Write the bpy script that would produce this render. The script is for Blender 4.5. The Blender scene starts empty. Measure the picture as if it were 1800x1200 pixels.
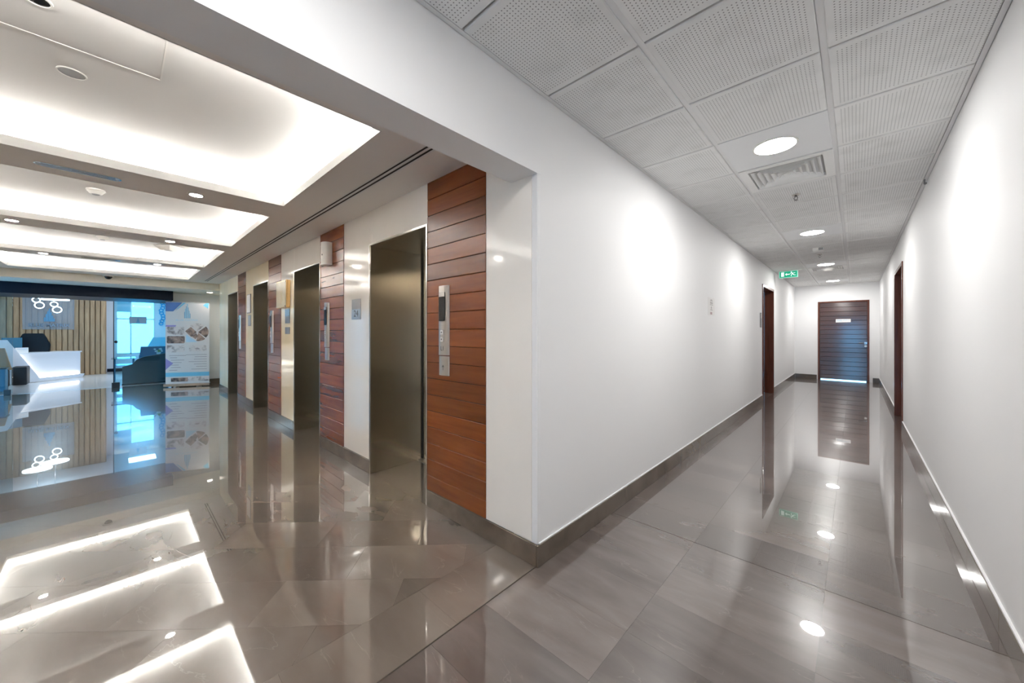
import bpy, bmesh, math, random
from mathutils import Vector, Matrix
random.seed(7)
S = bpy.context.scene
COL = S.collection
PI = math.pi

# ------------------------------------------------------------------ camera, world, exposure
cam_d = bpy.data.cameras.new('camera')
cam = bpy.data.objects.new('camera', cam_d)
COL.objects.link(cam)
cam.location = (0, 0, 1.258)
cam.rotation_euler = (PI / 2, 0, math.radians(43.07))
cam_d.sensor_width = 36
cam_d.lens = 645.4 / 1800 * 36
cam_d.shift_y = -15.2 / 1800
cam_d.clip_start = 0.02
S.camera = cam
S.view_settings.view_transform = 'Standard'
S.view_settings.look = 'None'
S.view_settings.exposure = 1.65
S.view_settings.gamma = 1
S.view_settings.use_curve_mapping = False
wd = bpy.data.worlds.new('world')
S.world = wd
wd.use_nodes = True
bg = wd.node_tree.nodes['Background']
bg.inputs[0].default_value = (0.20, 0.60, 1.0, 1)
bg.inputs[1].default_value = 2.6
S.cycles.max_bounces = 10
S.cycles.diffuse_bounces = 6
S.cycles.glossy_bounces = 5
S.cycles.transparent_max_bounces = 12
S.cycles.sample_clamp_indirect = 8
S.cycles.caustics_reflective = False
S.cycles.caustics_refractive = False
LAMP = 57.0          # corridor lamps
COVE = 60.0          # cove led strips
SPOT = 90.0          # lobby downlights
RECEP = 5.6          # reception ceiling panels

# ------------------------------------------------------------------ materials
def mat(name, col=(0.8, 0.8, 0.8), rough=0.5, metal=0.0, spec=0.5, emit=None, es=0.0, aniso=0.0, coat=0.0, ior=None):
    m = bpy.data.materials.new(name)
    m.use_nodes = True
    b = m.node_tree.nodes['Principled BSDF']
    b.inputs['Base Color'].default_value = (*col, 1)
    b.inputs['Roughness'].default_value = rough
    b.inputs['Metallic'].default_value = metal
    b.inputs['Specular IOR Level'].default_value = spec
    if emit:
        b.inputs['Emission Color'].default_value = (*emit, 1)
        b.inputs['Emission Strength'].default_value = es
    b.inputs['Anisotropic'].default_value = aniso
    b.inputs['Coat Weight'].default_value = coat
    if ior:
        b.inputs['IOR'].default_value = ior
    b.inputs['Coat Roughness'].default_value = 0.015
    b.inputs['Coat IOR'].default_value = 1.85
    return m

def N(m, typ, **kw):
    n = m.node_tree.nodes.new(typ)
    for k, v in kw.items():
        setattr(n, k, v)
    return n

def Lk(m, a, b):
    m.node_tree.links.new(a, b)

def P(m):
    return m.node_tree.nodes['Principled BSDF']

def noise_col(m, c0, c1, scale=3, detail=4, coords='Object', stretch=(1, 1, 1), rand=0.0, lo=0.3, hi=0.7, vein=None):
    """colour from a noise between two tones, shifted a little per object / per island"""
    tc = N(m, 'ShaderNodeNewGeometry') if coords == 'World' else N(m, 'ShaderNodeTexCoord')
    src = tc.outputs['Position'] if coords == 'World' else tc.outputs['Object']
    mp = N(m, 'ShaderNodeMapping')
    mp.inputs['Scale'].default_value = stretch
    Lk(m, src, mp.inputs['Vector'])
    oi = N(m, 'ShaderNodeObjectInfo')
    ge = N(m, 'ShaderNodeNewGeometry')
    ad = N(m, 'ShaderNodeMath', operation='ADD')
    Lk(m, oi.outputs['Random'], ad.inputs[0])
    Lk(m, ge.outputs['Random Per Island'], ad.inputs[1])
    fr = N(m, 'ShaderNodeMath', operation='FRACT')
    Lk(m, ad.outputs[0], fr.inputs[0])
    nz = N(m, 'ShaderNodeTexNoise', noise_dimensions='4D')
    nz.inputs['Scale'].default_value = scale
    nz.inputs['Detail'].default_value = detail
    nz.inputs['Distortion'].default_value = 0.4
    Lk(m, mp.outputs[0], nz.inputs['Vector'])
    mu = N(m, 'ShaderNodeMath', operation='MULTIPLY')
    mu.inputs[1].default_value = 20
    Lk(m, fr.outputs[0], mu.inputs[0])
    Lk(m, mu.outputs[0], nz.inputs['W'])
    cr = N(m, 'ShaderNodeValToRGB')
    cr.color_ramp.elements[0].position = lo
    cr.color_ramp.elements[1].position = hi
    cr.color_ramp.elements[0].color = (*c0, 1)
    cr.color_ramp.elements[1].color = (*c1, 1)
    Lk(m, nz.outputs['Fac'], cr.inputs['Fac'])
    out = cr.outputs['Color']
    if vein:
        vz = N(m, 'ShaderNodeTexNoise')
        vz.inputs['Scale'].default_value = vein[1]
        vz.inputs['Detail'].default_value = 5
        vz.inputs['Distortion'].default_value = 1.6
        ofs = N(m, 'ShaderNodeVectorMath', operation='ADD')
        cmb = N(m, 'ShaderNodeCombineXYZ')
        Lk(m, mu.outputs[0], cmb.inputs[0]); Lk(m, mu.outputs[0], cmb.inputs[2])
        Lk(m, mp.outputs[0], ofs.inputs[0]); Lk(m, cmb.outputs[0], ofs.inputs[1])
        Lk(m, ofs.outputs[0], vz.inputs['Vector'])
        vr = N(m, 'ShaderNodeValToRGB')
        e = vr.color_ramp.elements
        e[0].position = 0.493; e[0].color = (0, 0, 0, 1)
        e[1].position = 0.507; e[1].color = (0, 0, 0, 1)
        x = e.new(0.5); x.color = (1, 1, 1, 1)
        Lk(m, vz.outputs['Fac'], vr.inputs['Fac'])
        vm = N(m, 'ShaderNodeMath', operation='MULTIPLY')
        # veins break up
        v2 = N(m, 'ShaderNodeTexNoise'); v2.inputs['Scale'].default_value = 2.2
        Lk(m, ofs.outputs[0], v2.inputs['Vector'])
        v3 = N(m, 'ShaderNodeValToRGB')
        v3.color_ramp.elements[0].position = 0.5; v3.color_ramp.elements[1].position = 0.66
        Lk(m, v2.outputs['Fac'], v3.inputs['Fac'])
        Lk(m, vr.outputs['Color'], vm.inputs[0]); Lk(m, v3.outputs['Color'], vm.inputs[1])
        vs = N(m, 'ShaderNodeMath', operation='MULTIPLY'); vs.inputs[1].default_value = vein[2]
        Lk(m, vm.outputs[0], vs.inputs[0])
        mx = N(m, 'ShaderNodeMix', data_type='RGBA')
        Lk(m, vs.outputs[0], mx.inputs['Factor'])
        Lk(m, out, mx.inputs['A'])
        mx.inputs['B'].default_value = (*vein[0], 1)
        out = mx.outputs['Result']
    if rand:
        mr = N(m, 'ShaderNodeMapRange')
        mr.inputs['To Min'].default_value = 1 - rand
        mr.inputs['To Max'].default_value = 1 + rand
        Lk(m, fr.outputs[0], mr.inputs['Value'])
        hs = N(m, 'ShaderNodeHueSaturation')
        Lk(m, mr.outputs[0], hs.inputs['Value'])
        Lk(m, out, hs.inputs['Color'])
        out = hs.outputs['Color']
    Lk(m, out, P(m).inputs['Base Color'])
    return m

def bump(m, scale, strength, dist=0.002, stretch=(1, 1, 1), detail=2):
    tc = N(m, 'ShaderNodeNewGeometry')
    mp = N(m, 'ShaderNodeMapping'); mp.inputs['Scale'].default_value = stretch
    Lk(m, tc.outputs['Position'], mp.inputs['Vector'])
    nz = N(m, 'ShaderNodeTexNoise'); nz.inputs['Scale'].default_value = scale
    nz.inputs['Detail'].default_value = detail
    Lk(m, mp.outputs[0], nz.inputs['Vector'])
    bp = N(m, 'ShaderNodeBump')
    bp.inputs['Strength'].default_value = strength
    bp.inputs['Distance'].default_value = dist
    Lk(m, nz.outputs['Fac'], bp.inputs['Height'])
    Lk(m, bp.outputs[0], P(m).inputs['Normal'])
    return m

def emis(name, col, st):
    m = bpy.data.materials.new(name)
    m.use_nodes = True
    nt = m.node_tree
    nt.nodes.remove(nt.nodes['Principled BSDF'])
    e = nt.nodes.new('ShaderNodeEmission')
    e.inputs[0].default_value = (*col, 1)
    e.inputs[1].default_value = st
    nt.links.new(e.outputs[0], nt.nodes['Material Output'].inputs[0])
    return m

def glass_mat(name, tint, gl=0.12, rough=0.02):
    m = bpy.data.materials.new(name)
    m.use_nodes = True
    nt = m.node_tree
    nt.nodes.remove(nt.nodes['Principled BSDF'])
    tr = nt.nodes.new('ShaderNodeBsdfTransparent'); tr.inputs[0].default_value = (*tint, 1)
    g = nt.nodes.new('ShaderNodeBsdfGlossy'); g.inputs['Roughness'].default_value = rough
    fr = nt.nodes.new('ShaderNodeFresnel'); fr.inputs[0].default_value = 1.5
    mx = nt.nodes.new('ShaderNodeMixShader')
    nt.links.new(fr.outputs[0], mx.inputs[0])
    nt.links.new(tr.outputs[0], mx.inputs[1]); nt.links.new(g.outputs[0], mx.inputs[2])
    nt.links.new(mx.outputs[0], nt.nodes['Material Output'].inputs[0])
    return m

M = {}
M['paint'] = bump(mat('white_wall_paint', (0.84, 0.84, 0.842), 0.55, spec=0.3), 60, 0.08, 0.001)
M['beam'] = bump(mat('white_beam_paint', (0.84, 0.84, 0.845), 0.5, spec=0.3), 60, 0.08, 0.001)
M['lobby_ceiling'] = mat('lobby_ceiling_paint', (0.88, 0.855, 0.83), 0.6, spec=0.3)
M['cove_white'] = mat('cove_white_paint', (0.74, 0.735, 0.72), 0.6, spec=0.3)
M['cream'] = mat('cream_bulkhead_paint', (0.88, 0.84, 0.75), 0.6, spec=0.3)
M['grey_wall'] = mat('pale_grey_wall_paint', (0.80, 0.81, 0.84), 0.6, spec=0.3)
M['grout'] = mat('brown_grout', (0.055, 0.045, 0.038), 0.8)
M['floor_stone'] = noise_col(mat('polished_grey_brown_marble', rough=0.20, spec=0.5, coat=1.0), (0.138, 0.111, 0.091), (0.192, 0.160, 0.136),
                             scale=2.0, detail=5, coords='World', stretch=(1, 2.2, 1), rand=0.17, lo=0.30, hi=0.72, vein=((0.55, 0.48, 0.40), 1.6, 0.14))
M['floor_pink'] = noise_col(mat('polished_mauve_grey_marble', rough=0.24, spec=0.5, coat=1.0), (0.104, 0.080, 0.069), (0.158, 0.130, 0.116),
                            scale=2.0, detail=8, coords='World', stretch=(1, 3.5, 1), rand=0.20, lo=0.33, hi=0.68, vein=((0.5, 0.44, 0.38), 1.6, 0.12))
bump(M['floor_pink'], 1.5, 0.03, 0.0008, detail=0)
M['base_stone'] = noise_col(mat('brown_grey_baseboard_marble', rough=0.16, spec=0.5), (0.085, 0.062, 0.045), (0.165, 0.13, 0.10),
                            scale=4, detail=6, coords='World', rand=0.15)
M['white_tile'] = mat('white_porcelain_tile', (0.72, 0.74, 0.76), 0.08, spec=0.6)
M['marble'] = noise_col(mat('polished_cream_white_marble', rough=0.09, spec=0.55), (0.83, 0.785, 0.73), (0.89, 0.855, 0.81),
                        scale=1.6, detail=5, coords='World', stretch=(1, 1, .5), rand=0.02)
M['marble_warm_lit'] = noise_col(mat('polished_warm_lit_marble', rough=0.12, spec=0.5), (0.88, 0.75, 0.51), (0.92, 0.82, 0.62),
                             scale=1.6, detail=5, coords='World', stretch=(1, 1, .5), rand=0.03)  # yellow tone puts the warm light on the far slabs into the marble colour
M['wood'] = noise_col(mat('varnished_mahogany', rough=0.26, spec=0.4), (0.115, 0.026, 0.006), (0.200, 0.053, 0.011),
                      scale=2.4, detail=9, coords='World', stretch=(0.8, 0.8, 9), rand=0.25, lo=0.25, hi=0.75)
M['dark_wood'] = noise_col(mat('dark_red_brown_wood', rough=0.30, spec=0.5, coat=0.8), (0.026, 0.005, 0.003), (0.065, 0.014, 0.006),
                           scale=3, detail=8, coords='World', stretch=(0.8, 0.8, 14), rand=0.12)
P(M['dark_wood']).inputs['Coat Roughness'].default_value = 0.11
M['frame_wood'] = noise_col(mat('brown_door_frame_wood', rough=0.25, spec=0.5), (0.085, 0.022, 0.011), (0.15, 0.046, 0.024),
                            scale=3, detail=6, coords='World', stretch=(8, 8, .6))
M['plank_gap'] = mat('dark_plank_gap', (0.02, 0.006, 0.003), 0.7)
M['steel'] = mat('brushed_stainless_steel', (0.58, 0.535, 0.46), 0.17, 1.0, aniso=0.85)
M['bright_steel'] = mat('bright_steel', (0.72, 0.70, 0.66), 0.16, 1.0)
M['panel_steel'] = mat('satin_panel_steel', (0.52, 0.49, 0.46), 0.3, 1.0)
M['dark_steel'] = mat('dark_grey_steel', (0.24, 0.235, 0.24), 0.35, 0.8)
M['black'] = mat('black_plastic', (0.008, 0.008, 0.010), 0.12)
M['matte_black'] = mat('matte_black', (0.012, 0.013, 0.016), 0.6)
M['ink'] = mat('dark_engraving', (0.03, 0.03, 0.03), 0.6)
M['white_plastic'] = mat('white_plastic', (0.78, 0.77, 0.74), 0.35)
M['grey_plastic'] = mat('grey_plastic', (0.33, 0.33, 0.33), 0.45)
M['metal_panel'] = mat('satin_white_metal_panel', (0.76, 0.77, 0.78), 0.42, 0.0)
M['t_bar'] = mat('grey_white_ceiling_grid', (0.76, 0.76, 0.76), 0.5)
M['edge_trim'] = mat('white_edge_trim', (0.76, 0.76, 0.76), 0.5)
M['vent_white'] = mat('white_enamel_vent', (0.80, 0.80, 0.79), 0.4)
M['vent_dark'] = mat('dark_vent_inside', (0.05, 0.05, 0.05), 0.8)
M['slot_dark'] = mat('dark_slot_inside', (0.035, 0.03, 0.026), 0.7)
M['chrome'] = mat('chrome', (0.65, 0.65, 0.66), 0.12, 1.0)
M['paper'] = mat('white_paper', (0.80, 0.79, 0.78), 0.7)
M['brass'] = mat('polished_brass', (0.80, 0.52, 0.22), 0.22, 1.0)
M['gold_print'] = noise_col(mat('pale_gold_print', rough=0.25), (0.62, 0.56, 0.36), (0.74, 0.72, 0.60), scale=6, coords='World')
M['lamp'] = emis('corridor_lamp_glow', (1.0, 0.985, 0.96), LAMP)
M['led'] = emis('cove_led_strip', (1.0, 0.965, 0.92), COVE)
M['spot'] = emis('downlight_glow', (1.0, 0.95, 0.88), SPOT)
M['exit_green'] = mat('exit_sign_green', (0.0, 0.14, 0.08), 0.4, emit=(0.0, 0.42, 0.23), es=0.25)
M['exit_white'] = mat('exit_sign_white', (0.8, 0.9, 0.85), 0.4, emit=(0.80, 1.0, 0.92), es=0.2)
M['exit_mint'] = mat('exit_sign_mint_edge', (0.3, 0.62, 0.5), 0.4, emit=(0.40, 0.85, 0.68), es=0.1)
M['glass'] = glass_mat('clear_blue_glass', (0.82, 0.93, 0.97))
M['blue_glass'] = glass_mat('blue_tinted_glass', (0.62, 0.90, 1.0))
M['window_glass'] = glass_mat('window_glass', (0.9, 0.96, 1.0))
M['acrylic'] = mat('misty_acrylic', (0.42, 0.50, 0.60), 0.2)
P(M['acrylic']).inputs['Alpha'].default_value = 0.30
M['slat'] = noise_col(mat('oak_slat', rough=0.45), (0.34, 0.22, 0.12), (0.48, 0.34, 0.20), scale=3, detail=5, coords='World', stretch=(9, 9, .8), rand=0.1)
M['header'] = mat('blue_black_header', (0.004, 0.008, 0.018), 0.5, spec=0.15)
M['desk_white'] = mat('glossy_white_desk', (0.74, 0.78, 0.84), 0.25)
M['desk_led'] = emis('desk_led_strip', (1.0, 0.90, 0.76), 9)
M['neon'] = emis('pendant_led_ring', (0.62, 0.86, 1.0), 3.2)
M['recep_panel'] = emis('reception_ceiling_panel', (0.93, 0.96, 1.0), RECEP)
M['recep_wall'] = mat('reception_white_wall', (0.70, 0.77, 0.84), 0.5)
M['blue_black'] = mat('blue_black_leather', (0.004, 0.007, 0.012), 0.35, spec=0.25)
M['charcoal'] = mat('charcoal_panel', (0.040, 0.050, 0.058), 0.4)
M['navy'] = mat('deep_blue_fabric', (0.02, 0.13, 0.22), 0.6)
M['orange'] = mat('tan_orange_leather', (0.52, 0.23, 0.08), 0.45)
M['blue_print'] = mat('logo_blue_print', (0.10, 0.30, 0.50), 0.5)
M['cyan_print'] = mat('cyan_print', (0.16, 0.50, 0.68), 0.5)
M['deep_print'] = mat('deep_blue_print', (0.07, 0.17, 0.42), 0.5)
M['violet_print'] = mat('violet_print', (0.25, 0.22, 0.50), 0.5)
M['pale_print'] = mat('pale_blue_print', (0.42, 0.62, 0.74), 0.5)
M['banner_cloth'] = mat('off_white_banner_cloth', (0.66, 0.63, 0.61), 0.55)
M['text_grey'] = mat('grey_print', (0.20, 0.17, 0.17), 0.6)
M['photo_brown'] = noise_col(mat('brown_photo_print', rough=0.5), (0.05, 0.03, 0.025), (0.46, 0.31, 0.24), scale=11, detail=3, lo=0.36, hi=0.68)
M['photo_pale'] = noise_col(mat('pale_photo_print', rough=0.5), (0.20, 0.16, 0.15), (0.66, 0.60, 0.57), scale=11, detail=3, lo=0.32, hi=0.52)
M['green'] = mat('leaf_green', (0.16, 0.36, 0.08), 0.5)
M['blind'] = mat('pale_cyan_blind', (0.35, 0.65, 0.80), 0.6)
M['blue_curtain'] = mat('bright_blue_pattern', (0.02, 0.42, 0.75), 0.6)

# perforated ceiling tile: fine 6 mm holes in a square pattern, with a plain margin
def perforated():
    m = mat('perforated_gypsum_tile', rough=0.7, spec=0.2)
    tc = N(m, 'ShaderNodeTexCoord')
    sx = N(m, 'ShaderNodeSeparateXYZ'); Lk(m, tc.outputs['Object'], sx.inputs[0])
    def mth(op, a, b=None, c=None):
        n = N(m, 'ShaderNodeMath', operation=op)
        for i, v in enumerate((a, b, c)):
            if v is None: continue
            if isinstance(v, (int, float)): n.inputs[i].default_value = v
            else: Lk(m, v, n.inputs[i])
        return n.outputs[0]
    ds = []; inside = None
    for ax in (0, 1):
        v = sx.outputs[ax]
        q = mth('SUBTRACT', v, 0.037)
        f = mth('FRACT', mth('DIVIDE', q, 0.01594))
        d = mth('SUBTRACT', f, 0.5)
        ds.append(mth('MULTIPLY', d, d))
        ins = mth('LESS_THAN', mth('ABSOLUTE', mth('SUBTRACT', v, 0.300)), 0.2630)
        inside = ins if inside is None else mth('MULTIPLY', inside, ins)
    r = mth('SQRT', mth('ADD', ds[0], ds[1]))
    hole = mth('MULTIPLY', mth('LESS_THAN', r, 0.18), inside)
    mx = N(m, 'ShaderNodeMix', data_type='RGBA')
    Lk(m, hole, mx.inputs['Factor'])
    mx.inputs['B'].default_value = (0.27, 0.27, 0.27, 1)
    oi = N(m, 'ShaderNodeObjectInfo')
    nz = N(m, 'ShaderNodeTexNoise', noise_dimensions='4D'); nz.inputs['Scale'].default_value = 7
    Lk(m, tc.outputs['Object'], nz.inputs['Vector'])
    Lk(m, mth('MULTIPLY', oi.outputs['Random'], 30), nz.inputs['W'])
    cr = N(m, 'ShaderNodeValToRGB')
    cr.color_ramp.elements[0].position = 0.25; cr.color_ramp.elements[0].color = (0.70, 0.70, 0.69, 1)
    cr.color_ramp.elements[1].position = 0.5; cr.color_ramp.elements[1].color = (0.78, 0.78, 0.775, 1)
    Lk(m, nz.outputs['Fac'], cr.inputs['Fac'])
    Lk(m, cr.outputs[0], mx.inputs['A'])
    Lk(m, mx.outputs['Result'], P(m).inputs['Base Color'])
    return m
M['perf'] = perforated()

# ------------------------------------------------------------------ geometry helpers
def bm_new():
    return bmesh.new()

def box(bm, x0, x1, y0, y1, z0, z1, bev=0.0, seg=1):
    x0, x1 = sorted((x0, x1)); y0, y1 = sorted((y0, y1)); z0, z1 = sorted((z0, z1))
    vs = [bm.verts.new(p) for p in ((x0, y0, z0), (x1, y0, z0), (x1, y1, z0), (x0, y1, z0),
                                    (x0, y0, z1), (x1, y0, z1), (x1, y1, z1), (x0, y1, z1))]
    fs = [bm.faces.new([vs[i] for i in f]) for f in ((3, 2, 1, 0), (4, 5, 6, 7), (0, 1, 5, 4), (1, 2, 6, 5), (2, 3, 7, 6), (3, 0, 4, 7))]
    if bev:
        es = list({e for f in fs for e in f.edges})
        bmesh.ops.bevel(bm, geom=es, offset=bev, segments=seg, affect='EDGES', profile=0.6)
    return bm

def prism(bm, pts, d, fn=None):
    """pts: 3D polygon, extruded by vector d"""
    d = Vector(d)
    a = [bm.verts.new(p) for p in pts]
    b = [bm.verts.new(Vector(p) + d) for p in pts]
    n = len(pts)
    bm.faces.new(a); bm.faces.new(b[::-1])
    for i in range(n):
        bm.faces.new((a[i], b[i], b[(i + 1) % n], a[(i + 1) % n]))
    return bm

def cyl(bm, c, r, d, seg=24, r2=None, axis=None):
    """cylinder/cone from c along vector d"""
    d = Vector(d); L = d.length
    r2 = r if r2 is None else r2
    q = Vector((0, 0, 1)).rotation_difference(d.normalized())
    mtx = Matrix.Translation(Vector(c) + d / 2) @ q.to_matrix().to_4x4()
    bmesh.ops.create_cone(bm, cap_ends=True, segments=seg, radius1=r, radius2=r2, depth=L, matrix=mtx)
    return bm

def ring(bm, c, r0, r1, z0, z1, seg=32):
    """flat annulus with thickness around a vertical axis"""
    vs = []
    for i in range(seg):
        a = 2 * PI * i / seg
        ca, sa = math.cos(a), math.sin(a)
        vs.append([bm.verts.new((c[0] + r * ca, c[1] + r * sa, z)) for r, z in ((r0, z0), (r1, z0), (r1, z1), (r0, z1))])
    for i in range(seg):
        p, q = vs[i], vs[(i + 1) % seg]
        for k in range(4):
            bm.faces.new((p[k], p[(k + 1) % 4], q[(k + 1) % 4], q[k]))
    return bm

def torus(bm, c, R, r, nrm=(0, 0, 1), seg=32, sg=8):
    q = Vector((0, 0, 1)).rotation_difference(Vector(nrm).normalized())
    vs = []
    for i in range(seg):
        a = 2 * PI * i / seg
        row = []
        for j in range(sg):
            b = 2 * PI * j / sg
            p = Vector(((R + r * math.cos(b)) * math.cos(a), (R + r * math.cos(b)) * math.sin(a), r * math.sin(b)))
            row.append(bm.verts.new(Vector(c) + q @ p))
        vs.append(row)
    for i in range(seg):
        for j in range(sg):
            bm.faces.new((vs[i][j], vs[(i + 1) % seg][j], vs[(i + 1) % seg][(j + 1) % sg], vs[i][(j + 1) % sg]))
    return bm

def wloc(o):
    v = Vector((0, 0, 0))
    while o is not None:
        v += o.location; o = o.parent
    return v

def obj(name, bm, m, parent=None, loc=None, smooth=False, mats=None):
    """bm holds world coordinates; loc = the object's origin in the world (default: the parent's)"""
    if loc is None:
        loc = wloc(parent) if parent else Vector((0, 0, 0))
    loc = Vector(loc)
    bmesh.ops.recalc_face_normals(bm, faces=bm.faces)
    bmesh.ops.translate(bm, verts=bm.verts, vec=-loc)
    me = bpy.data.meshes.new(name)
    bm.to_mesh(me); bm.free()
    me.materials.append(m)
    if smooth:
        for p in me.polygons: p.use_smooth = True
        try: me.set_sharp_from_angle(angle=math.radians(40))
        except Exception: pass
    o = bpy.data.objects.new(name, me)
    COL.objects.link(o)
    if parent:
        o.parent = parent
        o.location = loc - wloc(parent)
    else:
        o.location = loc
    return o

def inst(name, me, parent, loc):
    o = bpy.data.objects.new(name, me)
    COL.objects.link(o)
    o.parent = parent
    o.location = Vector(loc) - wloc(parent)
    return o

def tag(o, label, cat, group=None, kind=None):
    o['label'] = label; o['category'] = cat
    if group: o['group'] = group
    if kind: o['kind'] = kind
    return o

def thing(name, label, cat, loc=(0, 0, 0), group=None, kind=None):
    o = bpy.data.objects.new(name, None)
    COL.objects.link(o)
    o.location = loc
    o.empty_display_size = 0.1
    return tag(o, label, cat, group, kind)

def struct(name, bm, m, label, cat, loc=None):
    return tag(obj(name, bm, m, None, loc), label, cat, kind='structure')

def dup(root, loc, label, group=None):
    def cp(o, par):
        c = o.copy(); COL.objects.link(c); c.parent = par
        for ch in [x for x in kids if x.parent == o]:
            cp(ch, c)
        return c
    kids = list(bpy.data.objects)
    r = cp(root, None)
    r.location = loc
    r['label'] = label
    if group: r['group'] = group
    return r

def text(name, s, size, mtx, m, parent, ext=0.0006, sx=1.0, bold=0.0, align='CENTER'):
    cu = bpy.data.curves.new(name, 'FONT')
    cu.body = s; cu.size = size; cu.extrude = ext; cu.offset = bold
    cu.align_x = align; cu.align_y = 'CENTER'
    cu.resolution_u = 3
    tmp = bpy.data.objects.new(name + '_t', cu)
    COL.objects.link(tmp)
    bpy.context.view_layer.update()
    me = bpy.data.meshes.new_from_object(tmp)
    bpy.data.objects.remove(tmp)
    bpy.data.curves.remove(cu)
    me.transform(Matrix.Diagonal((sx, 1, 1, 1)))
    me.transform(Matrix.Translation(-wloc(parent)) @ mtx)
    me.materials.clear(); me.materials.append(m)
    o = bpy.data.objects.new(name, me)
    COL.objects.link(o)
    o.parent = parent
    return o

def face_mtx(origin, right, up=(0, 0, 1)):
    r = Vector(right).normalized(); u = Vector(up).normalized(); n = r.cross(u)
    return Matrix(((r.x, u.x, n.x, origin[0]), (r.y, u.y, n.y, origin[1]), (r.z, u.z, n.z, origin[2]), (0, 0, 0, 1)))

def poly2(bm, mtx, pts, t=0.001):
    """polygon given in the face's own 2D frame, t thick"""
    P3 = [mtx @ Vector((p[0], p[1], 0)) for p in pts]
    n = (mtx.to_3x3() @ Vector((0, 0, 1))).normalized()
    return prism(bm, P3, n * t)

# ------------------------------------------------------------------ key dimensions
XL, XR = -1.25, 0.448       # corridor walls
YE, YB = 13.0, -5.0         # corridor ends
ZC = 2.5465                 # corridor ceiling tile face
ZL = 2.348                  # lobby ceiling
YW = 1.537                  # elevator wall face
YO = -1.807                 # opposite lobby wall
BX = -1.445                 # inner face of beam
XE = -10.4                  # end of elevator wall / bulkhead face
BH = 0.117                  # baseboard height

# ------------------------------------------------------------------ corridor walls
bm = bm_new()
LD0, LD1, DH = 8.07, 9.34, 2.16     # left door opening
box(bm, XL - .20, XL, YW + .03, LD0, 0, 2.75)
box(bm, XL - .20, XL, LD0, LD1, DH, 2.75)
box(bm, XL - .20, XL, LD1, YE + .2, 0, 2.75)
wall_left = struct('wall_left', bm, M['paint'], 'long white painted corridor wall left of the corridor, with one door opening', 'wall')

bm = bm_new()
box(bm, BX, XL, YB - .2, YW + .03, 2.118, 2.75)
beam = struct('trim_1', bm, M['beam'], 'white painted beam over the wide opening between corridor and lift lobby', 'beam')

bm = bm_new()
RD0, RD1 = 6.86, 8.12
box(bm, XR, XR + .22, YB - .2, RD0, 0, 2.75)
box(bm, XR, XR + .22, RD0, RD1, DH + .02, 2.75)
box(bm, XR, XR + .22, RD1, YE + .2, 0, 2.75)
wall_right = struct('wall_right', bm, M['paint'], 'long white painted wall along the right side of the corridor', 'wall')

FD0, FD1 = -0.745, 0.262
bm = bm_new()
box(bm, XL - .2, FD0, YE, YE + .18, 0, 2.75)
box(bm, FD1, XR + .2, YE, YE + .18, 0, 2.75)
box(bm, FD0, FD1, YE, YE + .18, 2.10, 2.75)
wall_end = struct('wall_end', bm, M['paint'], 'short white wall closing the far end of the corridor around the brown door', 'wall')

bm = bm_new()
W0, W1, WZ0, WZ1 = -0.62, 0.30, 0.10, 1.95
box(bm, XL - .3, W0, YB - .15, YB, 0, 2.75)
box(bm, W1, XR + .2, YB - .15, YB, 0, 2.75)
box(bm, W0, W1, YB - .15, YB, 0, WZ0)
box(bm, W0, W1, YB - .15, YB, WZ1, 2.75)
wall_back = struct('wall_back', bm, M['paint'], 'white wall with a daylight window closing the corridor behind the viewer', 'wall')
bm = bm_new()
for a in ((W0, W0 + .05, WZ0, WZ1), (W1 - .05, W1, WZ0, WZ1), (W0, W1, WZ0, WZ0 + .05), (W0, W1, WZ1 - .05, WZ1), (-.25, -.21, WZ0, WZ1)):
    box(bm, a[0], a[1], YB - .10, YB - .04, a[2], a[3])
win1 = struct('window_1', bm, M['grey_plastic'], 'window at the back end of the corridor, behind the viewer', 'window')
obj('pane', box(bm_new(), W0 + .04, W1 - .04, YB - .075, YB - .067, WZ0 + .04, WZ1 - .04), M['window_glass'], win1)

# wall at the near side of the lobby opening, behind the camera
bm = bm_new()
box(bm, BX, XL, YB - .2, YO, 0, 2.12)
struct('wall_near', bm, M['paint'], 'white wall pier behind the viewer where the lobby opening ends', 'wall')

# ------------------------------------------------------------------ lobby walls
PER = 2.085
W_R = [-1.655 - PER * k for k in range(4)]          # right edge of each wood panel
W_L = [w - .622 for w in W_R]                       # left edge of wood = right edge of lift opening
O_L = [w - .905 for w in W_L]                       # left edge of lift opening
ZH = 2.05
bm = bm_new()
xs = [XL - .02]
for k in range(4):
    box(bm, (XL - .20 if k == 0 else O_L[k - 1]), W_L[k], YW + .035, 2.35, 0, 2.6)
    box(bm, W_L[k], O_L[k], YW + .035, 2.35, ZH, 2.6)
box(bm, O_L[3], XE, YW + .035, 2.35, 0, 2.6)
wall_lobby = struct('wall_lobby', bm, M['matte_black'], 'lift lobby wall of marble slabs that carries the four lift openings', 'wall')
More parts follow.
